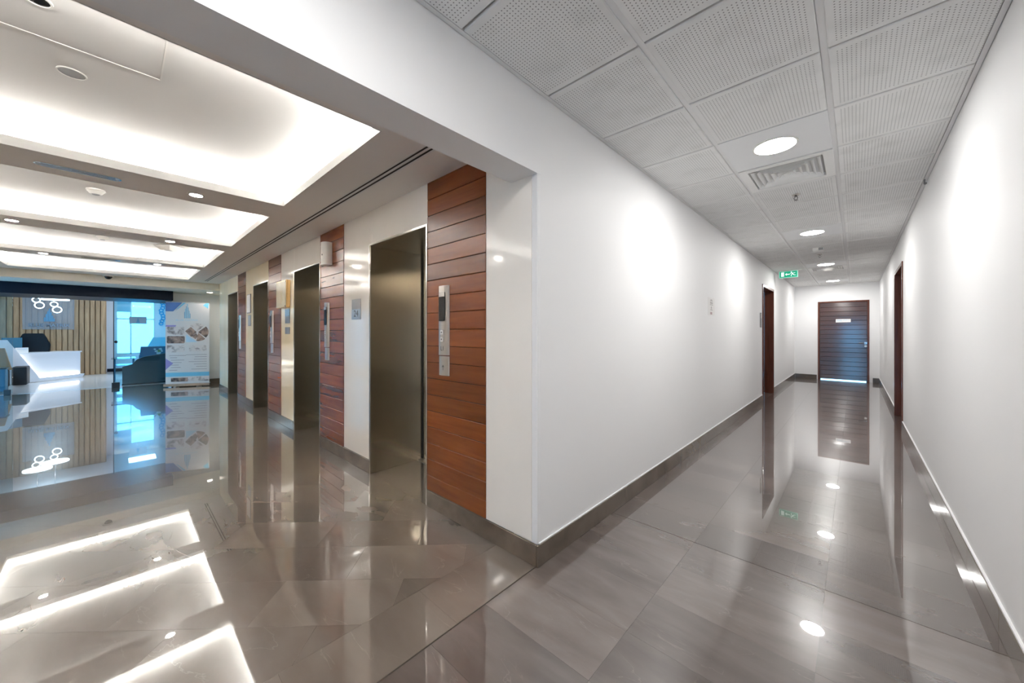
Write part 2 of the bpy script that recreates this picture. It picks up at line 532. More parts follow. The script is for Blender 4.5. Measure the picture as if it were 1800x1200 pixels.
# marble slabs (children of the wall)
def slab(x0, x1, z0, z1, m):
    g = .0008
    bm = box(bm_new(), x0 - g, x1 + g, YW, YW + .034, z0, z1, bev=.001)
    return obj('marble_slab', bm, m, wall_lobby)
slab(-1.29, W_R[0], BH, ZL, M['marble'])
obj('corner_strip', box(bm_new(), XL - .0005, -1.2895, YW, YW + .034, BH, 2.118, bev=.002), M['beam'], wall_lobby)
mm = [M['marble'], M['marble'], M['marble_warm_lit'], M['marble_warm_lit']]
for k in range(4):
    m = mm[k]
    mh = M['marble'] if k < 2 else M['marble_warm_lit']
    nx = W_R[k + 1] if k < 3 else XE
    slab(W_L[k], O_L[k], ZH, ZL, mh)                     # over the lift
    ms = [M['marble'], M['marble_warm_lit'], M['marble_warm_lit'], M['marble_warm_lit']][k]
    if k == 1:
        slab(O_L[k], nx, 1.60, ZL, M['marble']); slab(O_L[k], nx, BH, 1.60, ms)  # warm reflection on the lower part put into its slab colour
    elif k == 3:
        mid = -9.95
        slab(O_L[k], mid, BH, ZL, ms); slab(mid, nx, BH, ZL, ms)
    else:
        slab(O_L[k], nx, BH, ZL, ms)

bm = bm_new()
box(bm, XE - .02, BX, YO - .2, YO, 0, 2.6)
struct('wall_opposite', bm, M['marble'], 'pale marble wall of the lobby facing the lifts', 'wall')
bm = bm_new()
box(bm, XE - 2.0, XE, 2.05, 2.35, 0, 2.6)
box(bm, XE - .02, XE, YW + .03, 2.1, 0, 2.6)
struct('wall_return', bm, M['marble_warm_lit'], 'marble return wall past the farthest lift', 'wall')
# grey end wall with pocket for the glass door
GY = 0.835
bm = bm_new()
box(bm, -11.72, -12.45, GY, 2.2, 0, 2.22)
wall_lobby_end = struct('wall_far', bm, M['grey_wall'], 'pale grey end wall of the lobby behind the roll-up banner', 'wall')
bm = bm_new()
box(bm, XE, -12.6, YO - .6, 2.3, 2.225, 2.6)
box(bm, XE, -11.0, YO - .6, 2.3, 2.20, 2.225)
box(bm, -11.1, -12.6, YO - .6, 2.3, 2.20, 2.225)
yy = [YO - .6, 1.40, 1.50, 2.3]
for i in range(0, 4, 2):
    box(bm, -11.1, -11.0, yy[i], yy[i + 1], 2.20, 2.225)
struct('trim_2', bm, M['cream'], 'cream bulkhead over the glass entrance at the lobby end', 'bulkhead')
bm = bm_new()
box(bm, -11.30, -12.60, YO - .6, GY, 1.99, 2.199)
struct('trim_3', bm, M['header'], 'blue-black header of the sliding glass entrance', 'header')

# ------------------------------------------------------------------ wood panels
def plank_panel(x0, x1, label, k):
    t = thing('wood_wall_panel', label, 'wall panel', ((x0 + x1) / 2, YW + .02, BH), 'mahogany plank panels between the lifts')
    obj('backing', box(bm_new(), x0, x1, YW + .012, YW + .034, BH, ZL), M['plank_gap'], t)
    z = 2.22 + .1173
    zs = []
    zz = BH
    edges = [BH] + [0.109 + .1173 * i for i in range(1, 20)]
    edges = [e for e in edges if e < ZL - .02] + [ZL]
    for i in range(len(edges) - 1):
        a, b = edges[i], edges[i + 1]
        g = .0012
        bm = box(bm_new(), x0 + g, x1 - g, YW - .004, YW + .012, a + g, b - g, bev=.0025)
        obj('plank', bm, M['wood'], t, loc=((x0 + x1) / 2, YW, (a + b) / 2))
    return t
plab = ['nearest mahogany plank wall panel, right of the nearest lift, showing L1 on its call panel',
        'mahogany plank wall panel with the white dispenser high up, between first and second lifts',
        'mahogany plank wall panel left of the second lift, beside the brass framed plaque',
        'farthest mahogany plank wall panel, right of the farthest lift']
for k in range(4):
    plank_panel(W_R[k], W_L[k], plab[k], k)

# ------------------------------------------------------------------ lifts
elab = ['nearest lift opening with brushed steel jambs, left of the nearest wood panel',
        'second nearest lift opening with brushed steel jambs, left of the white dispenser panel',
        'third lift opening with brushed steel jambs, right of the small white framed notice',
        'farthest lift opening with brushed steel jambs at the lobby end']
def lift(k):
    x0, x1 = O_L[k], W_L[k]
    t = thing('lift_entrance', elab[k], 'lift', ((x0 + x1) / 2, YW, 0), 'lifts along the lobby wall')
    D = 2.07
    w = .016
    obj('jamb', box(bm_new(), x0 + .001, x0 + w, YW - .004, D + .03, 0, ZH - w, bev=.0015), M['steel'], t)
    obj('jamb', box(bm_new(), x1 - w, x1 - .001, YW - .004, D + .03, 0, ZH - w, bev=.0015), M['steel'], t)
    obj('head', box(bm_new(), x0 + .001, x1 - .001, YW - .004, D + .03, ZH - w, ZH - .001, bev=.0015), M['steel'], t)
    # bright mitred edge strip round the opening
    bm = bm_new()
    box(bm, x0 - .001, x0 + .013, YW - .009, YW - .0045, 0, ZH + .001)
    box(bm, x1 - .013, x1 + .001, YW - .009, YW - .0045, 0, ZH + .001)
    box(bm, x0 + .013, x1 - .013, YW - .009, YW - .0045, ZH - .013, ZH + .001)
    obj('edge_strip', bm, M['bright_steel'], t)
    xm = (x0 + x1) / 2
    obj('door_panel', box(bm_new(), x0 + .017, xm - .0015, D + .002, D + .028, .008, ZH - .017, bev=.001), M['steel'], t)
    obj('door_panel', box(bm_new(), xm + .0015, x1 - .017, D + .002, D + .028, .008, ZH - .017, bev=.001), M['steel'], t)
    obj('shadow_gap', box(bm_new(), x0 + .0165, x0 + .034, D - .004, D + .001, .006, ZH - .017), M['matte_black'], t)
    obj('sill', box(bm_new(), x0 + .017, x1 - .017, D - .06, D + .05, .0005, .006), M['panel_steel'], t)
    # dark shaft gap behind
    obj('shaft_lining', box(bm_new(), x0, x1, D + .035, D + .05, 0, ZH), M['matte_black'], t)
    return t
for k in range(4):
    lift(k)

# ------------------------------------------------------------------ floor
floor = struct('floor', box(bm_new(), -12.55, XR + .3, YB - .2, YE + .6, -.06, -.006), M['grout'],
               'polished marble floor of corridor and lift lobby, tiles mauve grey and brown grey', 'floor')
# note: corridor / lobby tiles, each clipped to its region
def clip(poly, f):
    out = []
    for i in range(len(poly)):
        a, b = poly[i], poly[(i + 1) % len(poly)]
        fa, fb = f(a), f(b)
        if fa >= 0: out.append(a)
        if (fa >= 0) != (fb >= 0):
            t = fa / (fa - fb)
            out.append((a[0] + (b[0] - a[0]) * t, a[1] + (b[1] - a[1]) * t))
    return out
def area(p):
    return abs(sum(p[i][0] * p[(i + 1) % len(p)][1] - p[(i + 1) % len(p)][0] * p[i][1] for i in range(len(p)))) / 2
tiles = []    # (poly, material, shortest distance to camera)
g = .00035
def rect(x0, x1, y0, y1, m):
    tiles.append(([(x0 + g, y0 + g), (x1 - g, y0 + g), (x1 - g, y1 - g), (x0 + g, y1 - g)], m))
cols = [XL - .004, -.705, -.108, XR + .02]
r0 = 2.36
ys = [r0 + .3 * i for i in range(-24, 37)]
ys = [y for y in ys if y < YE - .05] + [YE + .5]
for i in range(len(ys) - 1):
    for c in range(3):
        a, b = ys[i], ys[i + 1]
        if abs(a - r0) < .01: a += .0016
        if abs(b - r0) < .01: b -= .0016
        x0, x1 = cols[c], cols[c + 1]
        if c == 0: x0 += .002
        rect(x0, x1, a, b, 'floor_pink')
# border strip under the beam
yb = 1.0
for i in range(-10, 2):
    a, b = yb + .6 * i, min(yb + .6 * (i + 1), YW + .03)
    if a < YW: rect(-1.556, -1.2575, a, b, 'floor_stone')
# thresholds inside the lifts
for k in range(4):
    rect(O_L[k], W_L[k], YW - .004, 2.14, 'floor_stone')
# doorway thresholds off the corridor
rect(XL - .25, XL - .004, LD0, LD1, 'floor_pink')
rect(XR + .02, XR + .24, RD0, RD1, 'floor_pink')
# diagonal lobby tiles 0.295 x 0.59
h = math.sqrt(.5)
W_ = .2945
for r in range(-8, 40):
    z0 = 1.605 + W_ * r + g; z1 = z0 + W_ - 2 * g
    off = (r % 2) * .295 + .1
    for q in range(-24, 10):
        t0 = q * .59 + off + g; t1 = t0 + .59 - 2 * g
        p = [(h * (t - z), h * (t + z)) for t, z in ((t0, z0), (t1, z0), (t1, z1), (t0, z1))]
        p = clip(p, lambda v: -1.557 - v[0])
        if p: p = clip(p, lambda v: YW - .005 - v[1] if v[0] > XE else 2.06 - v[1])
        if p: p = clip(p, lambda v: v[1] - YO)
        if p: p = clip(p, lambda v: v[0] + 12.5)
        if p and len(p) > 2 and area(p) > .0004:
            tiles.append((p, 'floor_stone'))
def dist(t):
    p = t[0]; cx = sum(a[0] for a in p) / len(p); cy = sum(a[1] for a in p) / len(p)
    d = math.hypot(cx, cy)
    fwd = -math.sin(math.radians(43.07)) * cx + math.cos(math.radians(43.07)) * cy
    side = math.cos(math.radians(43.07)) * cx + math.sin(math.radians(43.07)) * cy
    seen = fwd > 1.0 and abs(side) < fwd * 1.45 + .5
    return d if seen else d + 100
tiles.sort(key=dist)
def tile_bm(bm, p, th=.012):
    A = [bm.verts.new((x, y, -th)) for x, y in p]
    B = [bm.verts.new((x, y, 0)) for x, y in p]
    n = len(p)
    bm.faces.new(B)
    for i in range(n):
        bm.faces.new((A[i], A[(i + 1) % n], B[(i + 1) % n], B[i]))
rest = {'floor_pink': bm_new(), 'floor_stone': bm_new()}
for i, (p, m) in enumerate(tiles):
    if i < 296:
        bm = bm_new(); tile_bm(bm, p)
        cx = sum(a[0] for a in p) / len(p); cy = sum(a[1] for a in p) / len(p)
        obj('floor_tile', bm, M[m], floor, loc=(cx, cy, 0))
    else:
        tile_bm(rest[m], p)
for m, bm in rest.items():
    o = obj('far_floor_tiles', bm, M[m], floor)
    o['kind'] = 'stuff'

# ------------------------------------------------------------------ baseboards
def base_run(name, label, p0, p1, nrm, skip=(), L=.6, m='base_stone', off=0.0):
    """stone baseboard along p0->p1 (2D), nrm points into the room"""
    root = thing(name, label, 'baseboard', (p0[0], p0[1], 0), kind='structure')
    d = Vector((p1[0] - p0[0], p1[1] - p0[1])); T = d.length; d.normalize()
    cuts = sorted({0, T} | {x for s in skip for x in s} | {off + L * i for i in range(1, int(T / L) + 2) if off + L * i < T})
    for a, b in zip(cuts, cuts[1:]):
        if b - a < .01 or any(s[0] - 1e-4 <= a and b <= s[1] + 1e-4 for s in skip): continue
        x0, y0 = p0[0] + d.x * (a + .0006), p0[1] + d.y * (a + .0006)
        x1, y1 = p0[0] + d.x * (b - .0006), p0[1] + d.y * (b - .0006)
        n = Vector(nrm) * .012
        bm = box(bm_new(), min(x0, x1, x0 + n.x, x1 + n.x), max(x0, x1, x0 + n.x, x1 + n.x),
                 min(y0, y1, y0 + n.y, y1 + n.y), max(y0, y1, y0 + n.y, y1 + n.y), 0.0005, BH, bev=.0015)
        obj('baseboard_tile', bm, M[m], root, loc=((x0 + x1) / 2, (y0 + y1) / 2, 0))
    return root
base_run('baseboard_left', 'brown grey marble baseboard along the left corridor wall', (XL, YW - .012), (XL, YE), (1, 0), skip=[(LD0 - YW + .012, LD1 - YW + .012)], off=.43)
base_run('baseboard_right', 'brown grey marble baseboard along the right corridor wall', (XR, YB), (XR, YE), (-1, 0), skip=[(RD0 - YB, RD1 - YB)], off=.3)
base_run('baseboard_end', 'grey marble baseboard pieces either side of the corridor end door', (XL + .013, YE), (XR - .013, YE), (0, -1),
         skip=[(FD0 - XL - .013 - .02, FD1 - XL - .013 + .06)])
base_run('baseboard_lobby', 'grey marble baseboard under the marble slabs and wood panels of the lift wall', (XL + .0, YW), (XE, YW), (0, -1),
         skip=[(-W_L[k] + XL, -O_L[k] + XL) for k in range(4)], L=5, off=.405)
base_run('baseboard_far', 'brown grey marble baseboard on the grey end wall behind the banner', (-11.72, GY), (-11.72, 2.05), (1, 0))
base_run('baseboard_return', 'baseboard on the marble return wall past the farthest lift', (XE, 2.05), (-11.70, 2.05), (0, -1))
# white bead of paint / sealant over the corridor baseboards
bm = bm_new()
for a, b in ((YW + .01, LD0 - .002), (LD1 + .002, YE)):
    box(bm, XL - .001, XL + .007, a, b, BH, BH + .006)
o = obj('sealant_bead', bm, M['beam'], wall_left)
bm = bm_new()
for a, b in ((YB, RD0 - .002), (RD1 + .002, YE)):
    box(bm, XR - .010, XR + .001, a, b, BH, BH + .008)
o = obj('sealant_bead', bm, M['beam'], wall_right)

# ------------------------------------------------------------------ corridor ceiling
ceiling = struct('ceiling', box(bm_new(), XL - .2, XR + .2, YB - .1, YE + .1, ZC + .022, ZC + .10), M['t_bar'],
                 'suspended corridor ceiling of white perforated tiles in a grey-white grid', 'ceiling')
P0 = 1.0            # a cross joint
XA, XB = -0.702, -0.104     # long runners
def tile_mesh(x0, x1, name, m='perf'):
    bm = box(bm_new(), x0, x1, .006, .594, 0, .016, bev=.004)
    bmesh.ops.recalc_face_normals(bm, faces=bm.faces)
    me = bpy.data.meshes.new(name); bm.to_mesh(me); bm.free(); me.materials.append(M[m])
    return me
# cell origins (local 0..0.6 pattern)
cl_x, cm_x, cr_x = XA - .6, XA - .001, XB - .001
meL = tile_mesh(XL + .026 - cl_x, .586, 'ceiling_tile_cut')
meM = tile_mesh(.0145, .5845, 'ceiling_tile')
meR = tile_mesh(.0145, XR - .026 - cr_x, 'ceiling_tile_cut_right')
rows = range(-10, 20)
light_rows, vent_rows = [], []
for r in rows:
    y = P0 + .6 * r
    if y + .6 > YE + .02:
        pass
    L_ = r % 5 == 3       # 2.8..3.4 is row 3
    V_ = r in (4, 14)
    if y < YB: continue
    inst('ceiling_tile', meL, ceiling, (cl_x, y, ZC))
    inst('ceiling_tile', meR, ceiling, (cr_x, y, ZC))
    if L_: light_rows.append(y)
    elif V_: vent_rows.append(y)
    else: inst('ceiling_tile', meM, ceiling, (cm_x, y, ZC))
# grid: main runners, wall angles
for x in (XA, XB):
    obj('main_runner', box(bm_new(), x - .013, x + .013, YB, YE, ZC + .008, ZC + .022), M['t_bar'], ceiling)
obj('wall_angle', box(bm_new(), XL + .003, XL + .024, YB, YE, ZC + .003, ZC + .020), M['edge_trim'], ceiling)
obj('wall_angle', box(bm_new(), XR - .024, XR - .003, YB, YE, ZC + .003, ZC + .020), M['edge_trim'], ceiling)
obj('wall_angle', box(bm_new(), XL + .024, XR - .024, YE - .02, YE, ZC - .002, ZC + .012), M['edge_trim'], ceiling)

# round lamps in plain metal panels
llab = {2.8: 'round white corridor lamp in a plain metal panel, nearest one, above the air vent',
        5.8: 'second round corridor lamp in a plain metal panel, beyond the near air vent',
        8.8: 'third round corridor lamp, just before the far air vent',
        11.8: 'farthest round corridor lamp, nearest the brown end door'}
for y in light_rows:
    llab[-.2] = 'round corridor lamp overhead, level with the wide lobby opening'; llab[-3.2] = 'round corridor lamp behind the viewer near the back window'
    lb = llab.get(round(y, 1), 'round corridor lamp in a plain metal ceiling panel')
    cx, cy = cm_x + .298, y + .29
    t = thing('ceiling_lamp', lb, 'lamp', (cx, cy, ZC), 'round corridor lamps')
    obj('metal_panel', box(bm_new(), cm_x + .012, cm_x + .587, y + .004, y + .596, ZC, ZC + .014, bev=.002), M['metal_panel'], t)
    obj('rim', ring(bm_new(), (cx, cy), .118, .130, ZC - .004, ZC, 40), M['white_plastic'], t)
    obj('lamp_disc', cyl(bm_new(), (cx, cy, ZC - .003), .118, (0, 0, .002), 40), M['lamp'], t)
vlab = ['square white four-way air vent next to the nearest corridor lamp', 'far square white air vent beyond the third corridor lamp']
for i, y in enumerate(vent_rows):
    x0, x1, y0, y1 = cm_x + .010, cm_x + .589, y + .004, y + .596
    cx, cy = (x0 + x1) / 2, (y0 + y1) / 2
    t = thing('air_vent', vlab[i], 'vent', (cx, cy, ZC), 'corridor air vents')
    def sq(bm, h0, z0, h1, z1):
        a = [bm.verts.new((cx + sx * h0, cy + sy * h0, z0)) for sx, sy in ((-1, -1), (1, -1), (1, 1), (-1, 1))]
        b = [bm.verts.new((cx + sx * h1, cy + sy * h1, z1)) for sx, sy in ((-1, -1), (1, -1), (1, 1), (-1, 1))]
        for k in range(4):
            bm.faces.new((a[k], a[(k + 1) % 4], b[(k + 1) % 4], b[k]))
        return bm
    fr = bm_new()
    sq(fr, .288, ZC - .003, .232, ZC - .003); sq(fr, .288, ZC - .003, .288, ZC + .012); sq(fr, .232, ZC - .003, .226, ZC + .05)
    obj('frame', fr, M['vent_white'], t)
    obj('duct_plate', box(bm_new(), cx - .232, cx + .232, cy - .232, cy + .232, ZC + .05, ZC + .054), M['vent_dark'], t)
    for j in range(5):
        h0 = .218 - .040 * j
        bm = bm_new()
        sq(bm, h0, ZC - .004, h0 - .030, ZC + .030)
        sq(bm, h0 - .0025, ZC - .004, h0 - .0325, ZC + .030)
        sq(bm, h0, ZC - .004, h0 - .0025, ZC - .004)
        obj('louvre', bm, M['vent_white'], t)
    obj('centre_plate', box(bm_new(), cx - .022, cx + .022, cy - .022, cy + .022, ZC - .003, ZC + .0, bev=.001), M['vent_white'], t)
    for o_ in ((-.24, 0), (.24, 0)): pass
# cut the ceiling slab above vents is not needed: the plate closes the duct

# ceiling fittings
def sprinkler(x, y, label):
    t = thing('sprinkler', label, 'sprinkler', (x, y, ZC), 'corridor sprinklers')
    obj('escutcheon', cyl(bm_new(), (x, y, ZC - .0005), .034, (0, 0, -.008), 24, r2=.026), M['panel_steel'], t, smooth=True)
    bm = bm_new()
    cyl(bm, (x, y, ZC - .008), .010, (0, 0, -.014), 12)
    for s in (-1, 1):
        cyl(bm, (x + s * .009, y, ZC - .020), .0032, (s * .006, 0, -.014), 8)
        cyl(bm, (x + s * .015, y, ZC - .034), .0032, (-s * .013, 0, -.018), 8)
    obj('frame_arms', bm, M['dark_steel'], t)
    obj('deflector', cyl(bm_new(), (x, y, ZC - .052), .015, (0, 0, -.003), 12), M['dark_steel'], t)
    return t
sprinkler(-.404, 4.31, 'small steel sprinkler hanging just beyond the near air vent')
sprinkler(-.425, 7.86, 'small steel sprinkler beyond the square detector, before the third lamp')
t = thing('motion_sensor', 'small square ceiling sensor, white with a grey half, between second and third lamps', 'sensor', (-.41, 7.26, ZC))
obj('housing', box(bm_new(), -.475, -.345, 7.20, 7.30, ZC, ZC - .045, bev=.004), M['white_plastic'], t)
obj('lens', box(bm_new(), -.405, -.35, 7.194, 7.2005, ZC - .008, ZC - .042), M['grey_plastic'], t)
t = thing('smoke_detector', 'round white smoke detector hanging in front of the far air vent', 'smoke detector', (-.40, 9.86, ZC))
obj('base', cyl(bm_new(), (-.40, 9.60, ZC - .004), .10, (0, 0, -.020), 32), M['white_plastic'], t, smooth=True)
obj('sensing_dome', cyl(bm_new(), (-.40, 9.60, ZC - .024), .09, (0, 0, -.035), 32, r2=.06), M['white_plastic'], t, smooth=True)
t = thing('pipe_stub', 'tiny grey metal stub where the ceiling meets the right wall', 'pipe stub', (.425, 4.62, ZC - .005))
obj('stub', cyl(bm_new(), (.425, 4.62, ZC - .0), .006, (0, 0, -.030), 10), M['dark_steel'], t)
obj('cap', cyl(bm_new(), (.428, 4.62, ZC - .030), .011, (.004, 0, -.012), 10, r2=.007), M['dark_steel'], t)

# exit sign
def exit_sign():
    Yx = 9.35
    x0, x1, z0, z1 = -1.155, -.845, 2.385, 2.525
    t = thing('exit_sign', 'green hanging exit sign with white running figure and arrow, over the left corridor door', 'sign', ((x0 + x1) / 2, Yx, z1))
    obj('panel', box(bm_new(), x0, x1, Yx, Yx + .02, z0, z1, bev=.002), M['exit_mint'], t)
    obj('green_face', box(bm_new(), x0 + .012, x1 - .012, Yx - .002, Yx, z0 + .012, z1 - .012), M['exit_green'], t)
    F = face_mtx((x0, Yx - .0022, z0), (1, 0, 0))
    bm = bm_new(); poly2(bm, F, [(.035, .028), (.085, .028), (.085, .118), (.035, .118)])
    obj('door_symbol', bm, M['exit_white'], t)
    bm = bm_new(); poly2(bm, F, [(.100, .070), (.130, .100), (.130, .080), (.180, .080), (.180, .062), (.130, .062), (.130, .042)])
    obj('arrow', bm, M['exit_white'], t)
    bm = bm_new()
    poly2(bm, F, [(.205 + .011 * math.cos(a * PI / 5), .112 + .011 * math.sin(a * PI / 5)) for a in range(10)])
    poly2(bm, F, [(.198, .098), (.228, .098), (.238, .072), (.222, .060), (.212, .076)])
    poly2(bm, F, [(.198, .098), (.180, .085), (.184, .079), (.205, .088)])
    poly2(bm, F, [(.228, .098), (.250, .085), (.270, .090), (.268, .098), (.248, .095), (.228, .100)])
    poly2(bm, F, [(.222, .064), (.206, .050), (.212, .028), (.202, .026), (.194, .054), (.214, .072)])
    poly2(bm, F, [(.238, .074), (.252, .054), (.278, .052), (.278, .044), (.246, .044), (.226, .064)])
    obj('running_figure', bm, M['exit_white'], t)
    obj('ceiling_bracket', box(bm_new(), x0 + .02, x1 + .06, Yx + .002, Yx + .018, z1, ZC), M['white_plastic'], t)
exit_sign()

# ------------------------------------------------------------------ corridor side doors and end door
def side_door(name, xw, sgn, y0, y1, top, label):
    """sgn: +1 the wall lies at +X, -1 at -X"""
    t = thing(name, label, 'door', (xw, (y0 + y1) / 2, 0), kind='structure')
    D = .15 * sgn; pr = -.012 * sgn
    f = .05
    obj('frame_jamb', box(bm_new(), xw + pr, xw + D, y0 + .001, y0 + f, 0.001, top - .001, bev=.003), M['frame_wood'], t)
    obj('frame_jamb', box(bm_new(), xw + pr, xw + D, y1 - f, y1 - .001, 0.001, top - .001, bev=.003), M['frame_wood'], t)
    obj('frame_head', box(bm_new(), xw + pr, xw + D, y0 + f, y1 - f, top - f, top - .001, bev=.003), M['frame_wood'], t)
    lf = obj('door_leaf', box(bm_new(), xw + D, xw + D + .04 * sgn, y0 + f, y1 - f, 0.006, top - f), M['dark_wood'], t)
    hb = bm_new()
    yh = y0 + .14
    cyl(hb, (xw + D - .001 * sgn, yh, 1.0), .010, (-.045 * sgn, 0, 0), 10)
    cyl(hb, (xw + D - .045 * sgn, yh - .005, 1.0), .008, (0, .12, 0), 10)
    obj('handle', hb, M['chrome'], lf)
    return t
side_door('door_1', XL, -1, LD0, LD1, DH, 'dark brown door with wooden frame set into the left corridor wall')
side_door('door_2', XR, 1, RD0, RD1, DH + .02, 'dark brown door with wooden frame set into the right corridor wall')

d3 = thing('door_3', 'dark red-brown plank door at the far end of the corridor, white sign on it', 'door', ((FD0 + FD1) / 2, YE, 0), kind='structure')
f = .035
obj('frame_jamb', box(bm_new(), FD0 + .001, FD0 + f, YE - .012, YE + .12, 0, 2.099, bev=.002), M['frame_wood'], d3)
obj('frame_jamb', box(bm_new(), FD1 - f, FD1 - .001, YE - .012, YE + .12, 0, 2.099, bev=.002), M['frame_wood'], d3)
obj('frame_head', box(bm_new(), FD0 + f, FD1 - f, YE - .012, YE + .12, 2.099 - f, 2.099, bev=.002), M['frame_wood'], d3)
lf = obj('door_leaf', box(bm_new(), FD0 + f + .003, FD1 - f - .003, YE + .022, YE + .06, .024, 2.060), M['plank_gap'], d3)
n = 17
for i in range(n):
    a = .024 + (2.036) * i / n; b = .024 + 2.036 * (i + 1) / n
    obj('plank', box(bm_new(), FD0 + f + .003, FD1 - f - .003, YE + .006, YE + .022, a + .002, b - .002, bev=.003), M['dark_wood'], lf,
        loc=((FD0 + FD1) / 2, YE, (a + b) / 2))
bm = bm_new()
for a in ((FD0 + f - .001, FD0 + f + .02, .0, 2.06), (FD1 - f - .02, FD1 - f + .001, .0, 2.06), (FD0 + f, FD1 - f, 2.05, 2.066)):
    box(bm, a[0], a[1], YE + .062, YE + .09, a[2], a[3])
obj('light_block_strip', bm, M['frame_wood'], d3)  # unseen strips added behind the leaf to block light at its edges
hb = bm_new()
hx, hz = .195, .995
box(hb, hx - .028, hx + .028, YE - .002, YE + .006, hz - .026, hz + .026, bev=.003)
cyl(hb, (hx, YE, hz), .011, (0, -.05, 0), 12)
cyl(hb, (hx + .008, YE - .05, hz), .010, (-.135, 0, 0), 12)
obj('lever_handle', hb, M['chrome'], lf)
hb = bm_new()
cyl(hb, (hx, YE + .006, hz - .075), .026, (0, -.008, 0), 20)
obj('lock_plate', hb, M['panel_steel'], lf)
t = thing('door_sign', 'small white notice with grey lines taped on the corridor end door', 'sign', (-.232, YE + .005, 1.58))
obj('sheet', box(bm_new(), -.379, -.085, YE + .0035, YE + .0055, 1.535, 1.620), M['paper'], t)
bm = bm_new()
for x0, x1, z in ((-.36, -.25, 1.600), (-.36, -.25, 1.585), (-.36, -.26, 1.570), (-.235, -.125, 1.600), (-.235, -.15, 1.588), (-.13, -.105, 1.575)):
    box(bm, x0, x1, YE + .0025, YE + .0035, z - .004, z + .003)
obj('print_line', bm, M['pale_print'], t)

# notice on left corridor wall
t = thing('wall_notice', 'white paper notice with grey text lines on the left corridor wall', 'notice', (XL, 4.8, 1.57))
obj('sheet', box(bm_new(), XL + .0005, XL + .0025, 4.66, 4.935, 1.465, 1.672), M['paper'], t)
F = face_mtx((XL + .0027, 4.80, 0), (0, 1, 0))
bm = bm_new()
for w_, z in ((.07, 1.648), (.10, 1.636), (.11, 1.618), (.11, 1.607), (.12, 1.590), (.04, 1.566), (.04, 1.556), (.04, 1.545), (.09, 1.530)):
    poly2(bm, F, [(-w_ / 2, z - .0028), (w_ / 2, z - .0028), (w_ / 2, z + .0028), (-w_ / 2, z + .0028)], .0004)
obj('print_line', bm, M['text_grey'], t)
bm = bm_new(); poly2(bm, F, [(-.045, 1.476), (.03, 1.476), (.03, 1.504), (-.045, 1.504)], .0004)
obj('seal_stamp', bm, mat('faded_red_print', (0.45, 0.32, 0.33), .6), t)
t = thing('door_plate', 'narrow grey plate on the wall beside the left corridor door', 'sign', (XL, 7.91, 1.49))
obj('plate', box(bm_new(), XL + .0005, XL + .010, 7.85, 7.97, 1.355, 1.620, bev=.002), M['dark_steel'], t)
obj('inlay', box(bm_new(), XL + .010, XL + .0115, 7.862, 7.958, 1.52, 1.606), M['panel_steel'], t)

# ------------------------------------------------------------------ lobby ceiling with coves
Y0c, Y1c = -1.24, .97
near = [-1.87, -4.02, -6.165, -8.29]
far = [-3.595, -5.76, -7.94, -9.995]
T = .05
bm = bm_new()
box(bm, XE, BX, Y1c, 1.213, ZL, ZL + T)
box(bm, XE, BX, 1.289, YW + .03, ZL, ZL + T)
box(bm, XE, -10.03, 1.213, 1.289, ZL, ZL + T)
box(bm, XE, BX, YO, Y0c, ZL, ZL + T)
edges = [BX] + [v for p in zip(near, far) for v in p] + [XE]
for i in range(0, len(edges), 2):
    box(bm, edges[i + 1], edges[i], Y0c, Y1c, ZL, ZL + T)
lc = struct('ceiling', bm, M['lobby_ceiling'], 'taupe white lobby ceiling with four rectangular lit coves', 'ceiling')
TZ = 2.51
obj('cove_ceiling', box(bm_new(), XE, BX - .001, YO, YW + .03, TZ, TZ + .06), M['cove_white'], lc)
G = .135
for k in range(4):
    n_, f_ = near[k], far[k]
    bm = bm_new()
    # lips: bright inner edge lining of the opening
    w = .006
    box(bm, f_, f_ + w, Y0c, Y1c, ZL - .001, ZL + T + .006)
    box(bm, n_ - w, n_, Y0c, Y1c, ZL - .001, ZL + T + .006)
    box(bm, f_ + w, n_ - w, Y1c - w, Y1c, ZL - .001, ZL + T + .006)
    box(bm, f_ + w, n_ - w, Y0c, Y0c + w, ZL - .001, ZL + T + .006)
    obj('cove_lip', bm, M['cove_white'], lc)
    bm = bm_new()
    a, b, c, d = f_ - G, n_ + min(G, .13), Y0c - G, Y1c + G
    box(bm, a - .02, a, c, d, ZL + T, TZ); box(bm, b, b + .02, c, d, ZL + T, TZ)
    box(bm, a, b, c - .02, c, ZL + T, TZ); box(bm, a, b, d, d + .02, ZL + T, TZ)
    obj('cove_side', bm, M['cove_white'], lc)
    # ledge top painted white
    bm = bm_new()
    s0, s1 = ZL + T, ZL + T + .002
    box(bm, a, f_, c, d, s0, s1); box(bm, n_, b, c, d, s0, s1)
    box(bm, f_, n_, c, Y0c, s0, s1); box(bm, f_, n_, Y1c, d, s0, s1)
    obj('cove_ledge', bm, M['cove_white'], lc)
    t = thing('led_strip', 'warm white led strip hidden on the ledge of the %s ceiling cove' % ('nearest', 'second', 'third', 'farthest')[k], 'light strip',
              ((n_ + f_) / 2, (Y0c + Y1c) / 2, ZL + T + .002), 'cove led strips')
    e0, e1 = .060, .076
    z0, z1 = ZL + T + .002, ZL + T + .006
    for nm, r in (('far', (f_ - e1, f_ - e0, Y0c - e0, Y1c + e0)), ('near', (n_ + .014, n_ + .034, Y0c - e0, Y1c + e0)),
                  ('side', (f_, n_, Y1c + e0, Y1c + e1)), ('side2', (f_, n_, Y0c - e1, Y0c - e0))):
        obj('led_run', box(bm_new(), *r, z0, z1), M['led'], t)
